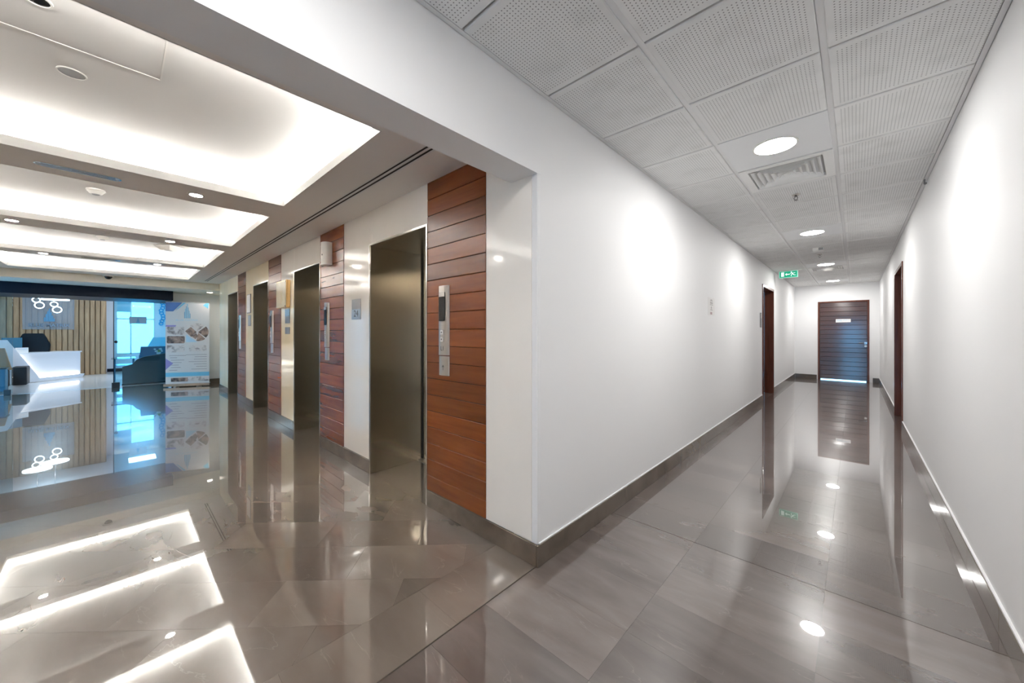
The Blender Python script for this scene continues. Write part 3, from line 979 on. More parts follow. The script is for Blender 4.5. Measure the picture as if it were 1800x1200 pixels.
# slot diffuser
t = thing('slot_diffuser', 'long twin-slot air diffuser running along the lobby ceiling near the lifts', 'vent', (-5.8, 1.25, ZL))
obj('slot_back', box(bm_new(), -10.03, BX, 1.213, 1.289, ZL + .002, ZL + .05), M['slot_dark'], t)
obj('centre_bar', box(bm_new(), -10.03, BX, 1.2425, 1.2595, ZL - .0005, ZL + .0018), M['vent_white'], t)
obj('edge_bar', box(bm_new(), -10.03, BX, 1.2132, 1.2255, ZL - .001, ZL + .0018), M['vent_white'], t)
obj('edge_bar', box(bm_new(), -10.03, BX, 1.2765, 1.2888, ZL - .001, ZL + .0018), M['vent_white'], t)

# downlights on the beams
beams = [(far[0] + near[1]) / 2, (far[1] + near[2]) / 2, (far[2] + near[3]) / 2]
bn = ['first', 'second', 'third']
for i, bx_ in enumerate(beams):
    for y, sd in ((.415, 'lift'), (-.71, 'far left')):
        t = thing('downlight', 'lit round downlight on the %s beam between ceiling coves, on the %s side' % (bn[i], sd), 'downlight', (bx_, y, ZL), 'lobby beam downlights')
        obj('rim', ring(bm_new(), (bx_, y), .040, .052, ZL - .005, ZL, 28), M['white_plastic'], t)
        obj('lamp_disc', cyl(bm_new(), (bx_, y, ZL - .003), .040, (0, 0, .002), 28), M['spot'], t)
# stadium diffusers on first and third beams
def stadium(bx_, y0, y1, r, label):
    t = thing('oval_diffuser', label, 'vent', (bx_, (y0 + y1) / 2, ZL), 'oval slot diffusers on the beams')
    def loop(rr):
        pts = []
        for i in range(13): a = -PI / 2 + PI * (i / 12) + PI / 2; pts.append((bx_ + rr * math.cos(a), y1 - r + rr * math.sin(a)))
        for i in range(13): a = PI + PI * (i / 12); pts.append((bx_ + rr * math.cos(a), y0 + r + rr * math.sin(a)))
        return pts
    A, B = loop(r), loop(r - .008)
    bm = bm_new()
    va = [bm.verts.new((*p, ZL - .004)) for p in A]; vb = [bm.verts.new((*p, ZL - .004)) for p in B]
    vc = [bm.verts.new((*p, ZL)) for p in A]; vd = [bm.verts.new((*p, ZL)) for p in B]
    n = len(A)
    for i in range(n):
        j = (i + 1) % n
        bm.faces.new((va[i], va[j], vb[j], vb[i])); bm.faces.new((va[i], vc[i], vc[j], va[j])); bm.faces.new((vb[i], vb[j], vd[j], vd[i]))
    obj('rim', bm, M['bright_steel'], t)
    bm = bm_new(); bm.faces.new([bm.verts.new((*p, ZL - .0005)) for p in B])
    obj('recess', bm, M['panel_steel'], t)
    for k in range(3):
        xx = bx_ + (k - 1) * .020
        obj('blade', box(bm_new(), xx - .004, xx + .004, y0 + .03, y1 - .03, ZL - .0035, ZL - .001), M['chrome'], t)
stadium(beams[0] - .02, -.375, .012, .040, 'oval chrome air slot on the first ceiling beam between coves')
stadium(beams[2], -.375, .012, .036, 'oval chrome air slot on the third ceiling beam between coves')
t = thing('round_speaker', 'flush round ring on the second beam between ceiling coves', 'speaker', (beams[1] + .02, -.12, ZL))
obj('rim', ring(bm_new(), (beams[1] + .02, -.12), .046, .054, ZL - .004, ZL, 28), M['white_plastic'], t)
obj('grille', cyl(bm_new(), (beams[1] + .02, -.12, ZL - .002), .046, (0, 0, .0015), 28), M['lobby_ceiling'], t)

def detector(x, y, label):
    t = thing('smoke_detector', label, 'smoke detector', (x, y, TZ), 'lobby smoke detectors')
    obj('base', cyl(bm_new(), (x, y, TZ), .058, (0, 0, -.014), 28, r2=.062), M['white_plastic'], t, smooth=True)
    obj('sensing_dome', cyl(bm_new(), (x, y, TZ - .014), .055, (0, 0, -.026), 28, r2=.034), M['white_plastic'], t, smooth=True)
    obj('mesh_ring', cyl(bm_new(), (x, y, TZ - .040), .026, (0, 0, -.005), 20, r2=.02), M['grey_plastic'], t)
detector(-4.86, -.14, 'round white smoke detector inside the second ceiling cove')
detector(-7.16, -.148, 'round white smoke detector inside the third ceiling cove')
# wedge shaped unit in cove 3
t = thing('access_point', 'white wedge-shaped box hanging in the third ceiling cove near the lifts', 'access point', (-7.28, .49, TZ))
bm = bm_new()
cyl(bm, (-7.28, .49, TZ), .16, (0, 0, -.06), 4, r2=.09)
bmesh.ops.rotate(bm, verts=bm.verts, cent=(-7.28, .49, TZ), matrix=Matrix.Rotation(math.radians(0), 3, 'Z'))
obj('housing', bm, M['white_plastic'], t)
obj('face_plate', box(bm_new(), -7.33, -7.23, .45, .53, TZ - .060, TZ - .064), M['metal_panel'], t)
t = thing('ceiling_speaker', 'round grey speaker with white rim in the nearest ceiling cove', 'speaker', (-2.757, -.156, TZ))
obj('rim', ring(bm_new(), (-2.757, -.156), .044, .049, TZ - .005, TZ, 32), M['white_plastic'], t)
obj('grille', cyl(bm_new(), (-2.757, -.156, TZ - .003), .044, (0, 0, .0025), 32), M['grey_plastic'], t)
# access hatch
t = thing('access_hatch', 'flush access hatch with white edge beads in the nearest ceiling cove', 'hatch', (-2.2, -.35, TZ))
hx0, hx1, hy0, hy1 = -2.51, -1.80, -.95, .143
obj('hatch_leaf', box(bm_new(), hx0 + .008, hx1 - .008, hy0 + .008, hy1 - .008, TZ - .004, TZ - .0005), M['cove_white'], t)
bm = bm_new()
for a in ((hx0, hx0 + .006, hy0, hy1), (hx1 - .006, hx1, hy0, hy1), (hx0, hx1, hy0, hy0 + .006), (hx0, hx1, hy1 - .006, hy1)):
    box(bm, *a, TZ - .007, TZ - .0005)
obj('edge_bead', bm, M['white_plastic'], t)
t = thing('unlit_downlight', 'unlit dark round downlight with white rim inside the ceiling hatch', 'downlight', (-2.235, -.205, TZ))
obj('rim', ring(bm_new(), (-2.235, -.21), .032, .039, TZ - .010, TZ - .004, 28), M['white_plastic'], t)
obj('reflector', cyl(bm_new(), (-2.235, -.21, TZ - .007), .032, (0, 0, .002), 28), M['black'], t)
# dome camera
t = thing('dome_camera', 'white dome security camera with dark eye at the lobby ceiling end', 'camera', (-10.28, -.14, ZL))
obj('base', cyl(bm_new(), (-10.28, -.14, ZL), .075, (0, 0, -.03), 24), M['white_plastic'], t, smooth=True)
bm = bm_new()
bmesh.ops.create_uvsphere(bm, u_segments=20, v_segments=10, radius=.052, matrix=Matrix.Translation((-10.28, -.14, ZL - .03)))
obj('dome', bm, M['black'], t, smooth=True)

x, y = -11.05, 1.45  # added lamp that brightens the dim grey wall under the bulkhead
t = thing('soffit_fill_lamp', 'small added fill lamp under the cream bulkhead, brightening the grey end wall', 'downlight', (x, y, 2.224))
obj('rim', ring(bm_new(), (x, y), .040, .046, 2.2195, 2.2248, 24), M['white_plastic'], t)
obj('lamp_disc', cyl(bm_new(), (x, y, 2.2215), .039, (0, 0, .0015), 24), M['spot'], t)

# ------------------------------------------------------------------ things on the lift wall
def call_panel(k, first):
    xr = W_R[k]
    xc = xr - .415; hw = .056
    names = ['steel call panel with dark display, L1 and an up arrow on the nearest wood panel',
             'steel call panel on the wood panel under the white dispenser',
             'steel call panel on the wood panel beside the brass plaque',
             'steel call panel on the farthest wood panel']
    t = thing('call_panel', names[k], 'call panel', (xc, YW - .004, 1.3), 'lift call panels')
    y1 = YW - .0042
    z0, z1 = 1.105, 1.582
    # gently bowed body
    def bowed(z0, z1, dep):
        bm = bm_new()
        n = 8
        front = [(xc + hw * math.cos(PI * i / n), y1 - dep * math.sin(PI * i / n) ** .7) for i in range(n + 1)]
        prism(bm, [(x, y, z0) for x, y in front], (0, 0, z1 - z0))
        return bm
    obj('body', bowed(z0, z1, .022), M['panel_steel'], t, smooth=True)
    yf = y1 - .0222
    obj('display', box(bm_new(), xc - .032, xc + .032, yf - .003, yf, 1.340, 1.535, bev=.0015), M['black'], t)
    bm = box(bm_new(), xc - .032, xc + .032, yf - .0034, yf - .0030, 1.505, 1.534)
    obj('display_cap', bm, M['panel_steel'], t)
    F = face_mtx((xc, yf - .0005, 0), (1, 0, 0))
    for z, up in ((1.262, 1), (1.213, -1)):
        bt = obj('button', box(bm_new(), xc - .018, xc + .018, yf - .004, yf, z - .016, z + .016, bev=.002), M['white_plastic'], t)
        bm = bm_new(); F2 = face_mtx((xc, yf - .0042, z), (1, 0, 0))
        poly2(bm, F2, [(-.008, -.005 * up), (.008, -.005 * up), (0, .007 * up)] if up > 0 else [(.008, .005), (-.008, .005), (0, -.007)], .0006)
        obj('arrow_mark', bm, M['ink'], bt)
    if first:
        text('floor_text', 'L1', .042, face_mtx((xc + .004, yf - .0004, 1.150), (1, 0, 0)), M['ink'], t, .0004)
    pl = obj('lower_plate', bowed(.965, 1.098, .014), M['panel_steel'], t, smooth=True)
    yf2 = y1 - .0142
    F = face_mtx((xc + .002, yf2 - .0003, 1.02), (1, 0, 0))
    bm = bm_new()
    if first:
        poly2(bm, F, [(-.002, -.018), (.002, -.018), (.002, .014), (-.002, .014)], .0005)
        poly2(bm, F, [(0, .018), (-.012, .004), (-.009, .002), (0, .012), (.009, .002), (.012, .004)], .0005)
        obj('arrow_mark', bm, M['ink'], pl)
    else:
        bm.free()
for k in range(4):
    call_panel(k, k == 0)

# 24 sign
t = thing('floor_plate', 'two-tone steel plate reading 24 on the white marble between the first two lifts', 'sign', (-3.456, YW, 1.48))
obj('upper_plate', box(bm_new(), -3.552, -3.362, YW - .004, YW - .0002, 1.482, 1.577, bev=.0008), M['dark_steel'], t)
obj('lower_plate', box(bm_new(), -3.552, -3.362, YW - .006, YW - .0002, 1.384, 1.481, bev=.0008), mat('bright_satin_steel', (0.45, 0.49, 0.53), .3, .9), t)
text('floor_text', '24', .088, face_mtx((-3.452, YW - .0063, 1.438), (1, 0, 0)), M['ink'], t, .0004, sx=1.15)
# dispenser
t = thing('air_freshener', 'white rounded air freshener box high on the second wood panel', 'air freshener', (-4.155, YW, 2.1))
bm = bm_new()
cx, hw = -4.09, .068
pr_ = []
n = 14
front = [(cx + hw * math.cos(PI * i / n), YW - .006 - .085 * max(0, math.sin(PI * i / n)) ** .6) for i in range(n + 1)]
prism(bm, [(x, y, 1.985) for x, y in front], (0, 0, .225))
obj('body', bm, M['white_plastic'], t, smooth=True)
bm = bm_new()
front = [(cx + (hw + .002) * math.cos(PI * i / n), YW - .006 - .087 * max(0, math.sin(PI * i / n)) ** .6) for i in range(n + 1)]
prism(bm, [(x, y, 1.972) for x, y in front], (0, 0, .014))
obj('bottom_cap', bm, M['vent_white'], t, smooth=True)
obj('nozzle', cyl(bm_new(), (cx + .02, YW - .088, 2.075), .008, (0, -.006, 0), 12), M['grey_plastic'], t)
# brass plaque
t = thing('brass_plaque', 'brass-edged glass plaque standing off the marble right of the third wood panel', 'plaque', (-5.64, YW, 1.78))
px0, px1, pz0, pz1 = -5.86, -5.42, 1.59, 1.955
obj('brass_box', box(bm_new(), px0, px1, YW - .050, YW - .001, pz0, pz1, bev=.004), M['brass'], t)
obj('face', box(bm_new(), px0 + .012, px1 - .012, YW - .053, YW - .0502, pz0 + .012, pz1 - .012), M['gold_print'], t)
F = face_mtx(((px0 + px1) / 2, YW - .0532, (pz0 + pz1) / 2), (1, 0, 0))
bm = bm_new(); poly2(bm, F, [(-.03, -.13), (.03, -.13), (.02, -.06), (.012, -.02), (0, .02), (-.012, -.02), (-.02, -.06)], .0006)
poly2(bm, F, [(-.012, .03), (.012, .03), (.008, .08), (-.008, .08)], .0006)
obj('emblem', bm, mat('antique_gold_print', (0.45, 0.36, 0.20), .4), t)
for sx in (px0 + .02, px1 - .02):
    for sz in (pz0 + .02, pz1 - .02):
        obj('standoff_cap', cyl(bm_new(), (sx, YW - .053, sz), .010, (0, -.008, 0), 12), M['chrome'], t)
def plate(x0, x1, z0, z1, m, label, name='small_plate', cat='sign'):
    t = thing(name, label, cat, ((x0 + x1) / 2, YW, (z0 + z1) / 2))
    obj('plate', box(bm_new(), x0, x1, YW - .005, YW - .0003, z0, z1, bev=.001), M[m], t)
    return t
p = plate(-5.635, -5.44, 1.385, 1.575, 'dark_steel', 'upper small blue-grey steel plate under the brass plaque')
obj('bright_half', box(bm_new(), -5.635, -5.44, YW - .0065, YW - .0052, 1.48, 1.575), mat('blue_steel', (0.30, 0.42, 0.55), .25, .8), p)
p = plate(-5.635, -5.44, 1.242, 1.335, 'dark_steel', 'lower small grey steel plate under the brass plaque')
obj('inlay', box(bm_new(), -5.62, -5.455, YW - .0062, YW - .0052, 1.254, 1.323), mat('slate_grey_plate', (0.20, 0.22, 0.25), .4), p)
p = plate(-7.73, -7.53, 1.375, 1.565, 'dark_steel', 'small grey steel plate under the white framed notice')
obj('inlay', box(bm_new(), -7.715, -7.545, YW - .0062, YW - .0052, 1.39, 1.55), mat('slate_blue_plate', (0.22, 0.27, 0.32), .3), p)
t = thing('framed_notice', 'white notice in a slim frame on the cream marble right of the farthest wood panel', 'notice', (-7.66, YW, 1.76))
obj('frame', box(bm_new(), -7.79, -7.53, YW - .012, YW - .0003, 1.596, 1.925, bev=.002), M['dark_steel'], t)
obj('sheet', box(bm_new(), -7.775, -7.545, YW - .0135, YW - .0122, 1.611, 1.910), M['paper'], t)

# ------------------------------------------------------------------ roll-up banner
def banner():
    A = Vector((-11.62, .729, 0)); B = Vector((-11.25, 1.467, 0))
    w = (B - A).length; r = (B - A).normalized(); nrm = Vector((r.y, -r.x, 0))
    if nrm.x < 0: nrm = -nrm
    t = thing('rollup_banner', 'tall roll-up banner with blue tower logo and small photos by the grey end wall', 'banner', ((A + B) / 2))
    H = 1.965
    F = face_mtx(A + nrm * .003 + Vector((0, 0, .0)), r)          # right x up = towards the room?
    nz = (F.to_3x3() @ Vector((0, 0, 1)))
    sg = 1
    bm = bm_new()
    c = [A + Vector((0, 0, .075)), B + Vector((0, 0, .075)), B + Vector((0, 0, H)), A + Vector((0, 0, H))]
    prism(bm, c, -nrm * .003)
    obj('sheet', bm, M['banner_cloth'], t)
    bm = bm_new()
    c = [A - r * .02 + nrm * .05, B + r * .02 + nrm * .05, B + r * .02 - nrm * .05, A - r * .02 - nrm * .05]
    prism(bm, [p + Vector((0, 0, .018)) for p in c], (0, 0, .06))
    obj('base_cassette', bm, M['bright_steel'], t)
    bm = bm_new()
    for s in (.2, w - .2):
        q = A + r * s
        prism(bm, [q + r * a + nrm * b for a, b in ((-.02, -.09), (.02, -.09), (.02, .09), (-.02, .09))], (0, 0, .018))
    obj('foot', bm, M['panel_steel'], t)
    bm = bm_new()
    c = [A - nrm * .008, B - nrm * .008, B + nrm * .006, A + nrm * .006]
    prism(bm, [p + Vector((0, 0, H)) for p in c], (0, 0, .016))
    obj('top_rail', bm, M['panel_steel'], t)
    def shp(name, m, *polys):
        bm = bm_new()
        for pl in polys:
            prism(bm, [A + r * (x * w) + Vector((0, 0, .08 + z * (H - .08))) + nrm * .0005 for x, z in pl], nrm * .0015)
        return obj(name, bm, M[m], t, loc=A)
    def R(x0, x1, z0, z1): return [(x0, z0), (x1, z0), (x1, z1), (x0, z1)]
    shp('print_corner', 'deep_print', [(0, .89), (.17, .89), (.38, 1), (0, 1)])
    shp('print_corner', 'cyan_print', [(.22, .90), (.28, .92), (.46, .998), (.40, .998)], [(.85, .97), (.97, .93), (.99, .998), (.92, .998)])
    # tower logo: stepped columns
    tw = [(.42, .805, .885), (.44, .805, .925), (.462, .805, .955), (.484, .805, .985), (.506, .805, .94), (.528, .805, .90), (.548, .805, .865)]
    shp('tower_logo', 'blue_print', *[R(x, x + .012, a, b) for x, a, b in tw[::2]])
    shp('tower_logo', 'cyan_print', *[R(x, x + .014, a, b) for x, a, b in tw[1::2]])
    text('brand_text', 'BLUE MATRIX', .055, face_mtx(A + r * (w * .48) + nrm * .0015 + Vector((0, 0, .08 + .782 * (H - .08))), r), M['pale_print'], t, .0005, sx=1.25)
    def rrect(x0, x1, z0, z1):
        a = .02; b = .010
        return [(x0 + a, z0), (x1 - a, z0), (x1, z0 + b), (x1, z1 - b), (x1 - a, z1), (x0 + a, z1), (x0, z1 - b), (x0, z0 + b)]
    shp('photo_print', 'photo_pale', rrect(.03, .42, .60, .70))
    shp('photo_print', 'photo_brown', rrect(.03, .43, .495, .585))
    shp('photo_print', 'photo_pale', rrect(.03, .43, .385, .475))
    shp('photo_print', 'photo_pale', rrect(.53, .93, .395, .47))
    # round mosaic of photos
    cx, cz, rx, rz = .72, .635, .25, .105
    def wedge(a0, a1, dx, dz):
        pts = [(cx + dx, cz + dz)]
        for i in range(6):
            a = math.radians(a0 + (a1 - a0) * i / 5)
            pts.append((cx + dx + rx * math.cos(a), cz + dz + rz * math.sin(a)))
        return pts
    shp('photo_print', 'photo_brown', wedge(-42, 42, .015, 0))
    shp('photo_print', 'photo_pale', wedge(48, 132, 0, .006))
    shp('photo_print', 'photo_brown', [(cx - .015, cz), (cx - .15, cz + .065), (cx - .28, cz + .01), (cx - .14, cz - .06)])
    shp('photo_print', 'photo_brown', [(cx - .03, cz - .012), (cx + .015, cz - .05), (cx - .04, cz - .09), (cx - .13, cz - .055)])
    shp('photo_print', 'photo_brown', wedge(-100, -48, .02, -.008))
    shp('print_triangle', 'pale_print', [(.46, .51), (.72, .51), (.46, .605)])
    for pg in ([(0, .17), (.17, .25), (0, .31)], [(0, .70), (.22, .70), (.24, .72), (0, .72)]): shp('print_triangle', 'violet_print', pg)
    lines = []
    for i, z in enumerate((.345, .318, .288, .258, .228, .198, .165)):
        a = .08 + .02 * (i % 3); lines.append(R(a, a + (.38, .16, .30, .28, .2, .22, .18)[i], z - .0022, z + .0022))
        b = .94; lines.append(R(b - (.48, .28, .30, .42, .3, .25, .36)[i], b, z + .006, z + .010))
    shp('print_line', 'text_grey', *lines)
    shp('print_band', 'cyan_print', R(0, 1, .085, .135))
    shp('photo_print', 'photo_brown', R(.12, .5, .022, .070)); shp('photo_print', 'photo_pale', R(.5, .99, .022, .078))
banner()

# ------------------------------------------------------------------ glass entrance
t = thing('glass_door', 'sliding glass leaf right of the open entrance, grey tower plate on it', 'door', (-12.5, .35, 0))
obj('pane', box(bm_new(), -12.506, -12.494, -.086, GY + .06, .03, 2.02), M['blue_glass'], t)
obj('edge_rail', box(bm_new(), -12.515, -12.485, -.094, -.080, .09, 2.0), M['header'], t)
obj('floor_clamp', box(bm_new(), -12.53, -12.47, -.12, .01, .0, .11, bev=.006), M['matte_black'], t)
obj('knob', cyl(bm_new(), (-12.49, -.05, 1.05), .03, (.05, 0, 0), 16), M['blue_black'], t, smooth=True)
pl = obj('tower_plate', box(bm_new(), -12.492, -12.486, .160, .452, 1.475, 1.640), mat('grey_blue_plate', (0.36, 0.46, 0.55), .4), t)
F = face_mtx((-12.4855, .306, 1.49), (0, 1, 0))
bm = bm_new(); poly2(bm, F, [(-.035, 0), (.035, 0), (.022, .04), (.012, .08), (0, .125), (-.012, .08), (-.022, .04)], .001)
obj('tower_logo', bm, M['blue_print'], pl)
t = thing('glass_door', 'sliding glass leaf at the left frame edge, black floor clamp', 'door', (-12.5, -2.0, 0))
obj('pane', box(bm_new(), -12.506, -12.494, -2.40, -1.476, .03, 2.02), M['glass'], t)
obj('floor_clamp', box(bm_new(), -12.53, -12.47, -1.585, -1.50, .0, .11, bev=.006), M['matte_black'], t)

# ------------------------------------------------------------------ reception
RX = -17.6
bm = bm_new()
box(bm, RX - .1, -12.56, -3.8, 2.3, -.06, 0.0)
rf = struct('floor', bm, M['white_tile'], 'glossy white tiled reception floor beyond the glass entrance', 'floor')
RZ = 2.7
bm = bm_new(); box(bm, RX - .1, -12.6, -3.8, 2.3, RZ, RZ + .1)
struct('ceiling', bm, M['recep_wall'], 'white reception ceiling beyond the glass entrance', 'ceiling')
bm = bm_new()
WY0, WY1, RWZ0, RWZ1 = -.075, .84, .55, 2.45
box(bm, RX - .12, RX, -3.8, WY0, 0, RZ); box(bm, RX - .12, RX, WY1, 2.3, 0, RZ)
box(bm, RX - .12, RX, WY0, WY1, 0, RWZ0); box(bm, RX - .12, RX, WY0, WY1, RWZ1, RZ)
box(bm, RX - .12, -12.6, -3.9, -3.8, 0, RZ); box(bm, RX - .12, -12.45, 2.2, 2.3, 0, RZ)
box(bm, -12.6, -12.5, -3.9, -2.42, 0, RZ); box(bm, -12.6, -12.5, -3.9, 2.3, 2.6, RZ + .05)
struct('wall_reception', bm, M['recep_wall'], 'white walls of the reception room with a daylight window', 'wall')
bm = bm_new()
for a in ((WY0, WY0 + .03, RWZ0, RWZ1), (WY1 - .03, WY1, RWZ0, RWZ1), (WY0, WY1, RWZ0, RWZ0 + .04), (WY0, WY1, RWZ1 - .04, RWZ1), (.25, .28, RWZ0, RWZ1), (WY0, WY1, 1.70, 1.74)):
    box(bm, RX - .08, RX - .02, a[0], a[1], a[2], a[3])
w2 = struct('window_2', bm, mat('white_window_frame', (0.65, 0.78, 0.85), .4), 'bright daylight window at the back of the reception room', 'window')
obj('pane', box(bm_new(), RX - .06, RX - .052, WY0 + .02, WY1 - .02, RWZ0 + .02, RWZ1 - .02), M['window_glass'], w2)
obj('roller_blind', box(bm_new(), RX - .045, RX - .040, WY0 + .03, .25, 1.95, RWZ1 - .04), M['blind'], w2)
bb = thing('baseboard_reception', 'dark baseboard on the white reception wall', 'baseboard', (RX, -.2, 0), kind='structure')
obj('baseboard_tile', box(bm_new(), RX, RX + .012, -.27, 2.2, 0, .10), M['header'], bb)
# ceiling light panels in the reception
for i, (x, y) in enumerate(((-14.6, -1.6), (-14.6, .6), (-16.4, .5))):
    t = thing('light_panel', 'square reception ceiling light panel, ' + ('over the desk side', 'over the lounge side', 'nearest the window')[i], 'lamp', (x, y, RZ), 'reception light panels')
    obj('frame', box(bm_new(), x - .32, x + .32, y - .32, y + .32, RZ - .012, RZ - .001), M['white_plastic'], t)
    obj('lamp_disc', box(bm_new(), x - .30, x + .30, y - .30, y + .30, RZ - .015, RZ - .0125), M['recep_panel'], t)
# slatted oak wall
sw = thing('wall_slats', 'wall of vertical oak slats behind the reception desk', 'wall', (-16.8, -1.7, 0), kind='structure')
obj('backing', box(bm_new(), -17.0, -16.82, -3.8, -.272, 0, RZ), mat('dark_slat_backing', (0.32, 0.22, 0.13), .8), sw)
me = None
for i in range(33):
    y = -.275 - .106 * (i + 1)
    if y < -3.78: break
    if me is None:
        o = obj('slat', box(bm_new(), -16.82, -16.77, y, y + .088, .002, RZ - .002, bev=.004), M['slat'], sw, loc=(-16.8, y, 0)); me = o.data
    else:
        inst('slat', me, sw, (-16.8, y, 0))
# acrylic sign with tower and lettering
t = thing('reception_sign', 'misty acrylic sign with blue tower and bold lettering on the oak slats', 'sign', (-16.72, -1.36, 1.8))
obj('plate', box(bm_new(), -16.745, -16.735, -1.82, -.90, 1.355, 2.30), M['acrylic'], t)
F = face_mtx((-16.733, -1.355, 1.58), (0, 1, 0))
bm = bm_new()
for x, hh in ((-.085, .12), (-.055, .22), (-.028, .30), (0, .38), (.028, .27), (.055, .18), (.082, .10)):
    poly2(bm, F, [(x - .013, 0), (x + .013, 0), (x + .013, hh - .02), (x, hh), (x - .013, hh - .03)], .01)
obj('tower_logo', bm, M['blue_print'], t)
text('brand_text', 'BLUE MATRIX', .13, face_mtx((-16.733, -1.355, 1.47), (0, 1, 0)), mat('grey_blue_lettering', (0.20, 0.27, 0.34), .5), t, .006, sx=.92, bold=.003)
# pendants
def pendant(x, y, zt, zb, label):
    t = thing('ring_pendant', label, 'pendant lamp', (x, y, RZ), 'glowing ring pendants')
    ca = obj('canopy', cyl(bm_new(), (x, y, zt), .24, (0, 0, .03), 32), M['neon'], t)
    obj('rod', cyl(bm_new(), (x, y, zt + .03), .008, (0, 0, RZ - zt - .03), 8), M['chrome'], t)
    d = (zt - zb) / 2
    obj('led_loop', torus(bm_new(), (x, y - .02, zt - d * .62), .062, .009, (1, .25, .15), 28, 6), M['neon'], t)
    obj('led_loop', torus(bm_new(), (x, y + .03, zb + d * .60), .078, .009, (1, -.2, 0), 28, 6), M['neon'], t)
pendant(-15.2, -1.42, 2.20, 1.86, 'glowing blue-white ring pendant, left one over the reception desk')
pendant(-15.4, -1.15, 2.12, 1.76, 'glowing blue-white ring pendant, right one over the reception desk')

# reception desk: slanted front
D0 = Vector((-15.2, -1.56, 0)); Dd = Vector((-.94, .88, 0)); DL = 1.26
dr = Dd.normalized(); dn = Vector((dr.y, -dr.x, 0))
if dn.x < 0: dn = -dn
t = thing('reception_desk', 'white angular reception desk with a glowing edge line', 'desk', D0)
def dsk(name, m, pts, d0, d1, par=None):
    bm = bm_new()
    prism(bm, [D0 + dr * x + Vector((0, 0, z)) + dn * d0 for x, z in pts], dn * (d1 - d0))
    return obj(name, bm, m, par or t)
dsk('frame_panel', M['desk_white'], [(-1.5, .01), (1.20, .01), (1.26, .10), (.20, .10), (-.44, 1.085), (-1.5, 1.085)], -.04, .04)
dsk('front_panel', M['desk_white'], [(-.40, .10), (1.26, .10), (1.26, .74), (-.28, .74)], -.16, -.08)
dsk('worktop', M['desk_white'], [(-.3, .715), (1.26, .715), (1.26, .745), (-.3, .745)], -.75, -.04)
dsk('raised_counter', M['desk_white'], [(-1.5, 1.06), (-.44, 1.06), (-.44, 1.085), (-1.5, 1.085)], -.45, -.04)
dsk('end_panel', M['desk_white'], [(1.22, .01), (1.26, .01), (1.26, .74), (1.22, .74)], -.75, -.16)
dsk('led_line', M['desk_led'], [(.215, .112), (.235, .112), (-.19, .745), (-.21, .745)], -.075, -.055)
dsk('led_line', M['desk_led'], [(.235, .112), (1.2, .112), (1.2, .122), (.235, .122)], -.075, -.055)
def on_desk(x, dep, z): return D0 + dr * x - dn * dep + Vector((0, 0, z))
# monitor
t = thing('monitor', 'dark flat monitor on the reception desk, left of the office chair', 'monitor', on_desk(-.02, .35, .745))
def dbox(name, m, x0, x1, a, b, z0, z1, par):
    bm = bm_new()
    prism(bm, [on_desk(x0, a, z0), on_desk(x1, a, z0), on_desk(x1, b, z0), on_desk(x0, b, z0)], (0, 0, z1 - z0))
    return obj(name, bm, m, par)
dbox('screen', M['navy'], -.22, .16, .33, .36, .86, 1.135, t)
dbox('stand', M['black'], -.06, 0, .36, .39, .746, .95, t)
dbox('foot', M['black'], -.12, .06, .30, .46, .745, .755, t)
t = thing('card_stand', 'white card stand on the reception desk in front of the office chair', 'card stand', on_desk(-.02, .2, .745))
dbox('card', M['paper'], -.12, .14, .16, .17, .746, .885, t)
dbox('foot', M['white_plastic'], -.10, .12, .14, .24, .7455, .750, t)
dbox('print_line', M['pale_print'], -.09, .11, .155, .16, .85, .858, t)
# office chair
t = thing('office_chair', 'high-backed black office chair behind the reception desk', 'chair', (-16.1, -1.75, 0))
bm = bm_new()
cx, cy = -16.15, -1.58
pts = [(-.30, .62), (-.34, .95), (-.24, 1.12), (-.20, 1.245), (.20, 1.245), (.24, 1.12), (.34, .95), (.30, .62)]
prism(bm, [(cx, cy + y * .86, z) for y, z in pts], (-.10, 0, 0))
bmesh.ops.bevel(bm, geom=list(bm.edges), offset=.015, segments=2, affect='EDGES')
obj('backrest', bm, M['blue_black'], t, smooth=True)
obj('seat', box(bm_new(), cx - .05, cx + .45, cy - .26, cy + .26, .45, .55, bev=.03, seg=2), M['blue_black'], t, smooth=True)
for s in (-1, 1):
    obj('armrest', box(bm_new(), cx, cx + .32, cy + s * .29 - .03, cy + s * .29 + .03, .68, .72, bev=.01), M['blue_black'], t)
    obj('armrest_post', box(bm_new(), cx + .1, cx + .15, cy + s * .29 - .015, cy + s * .29 + .015, .48, .68), M['black'], t)
obj('gas_post', cyl(bm_new(), (cx + .2, cy, .10), .03, (0, 0, .36), 12), M['chrome'], t)
for i in range(5):
    a = 2 * PI * i / 5
    obj('base_leg', cyl(bm_new(), (cx + .2, cy, .10), .022, (.27 * math.cos(a), .27 * math.sin(a), -.04), 8, r2=.014), M['black'], t)
    bm = bm_new(); bmesh.ops.create_uvsphere(bm, u_segments=10, v_segments=6, radius=.03, matrix=Matrix.Translation((cx + .2 + .27 * math.cos(a), cy + .27 * math.sin(a), .03)))
    obj('caster', bm, M['black'], t)
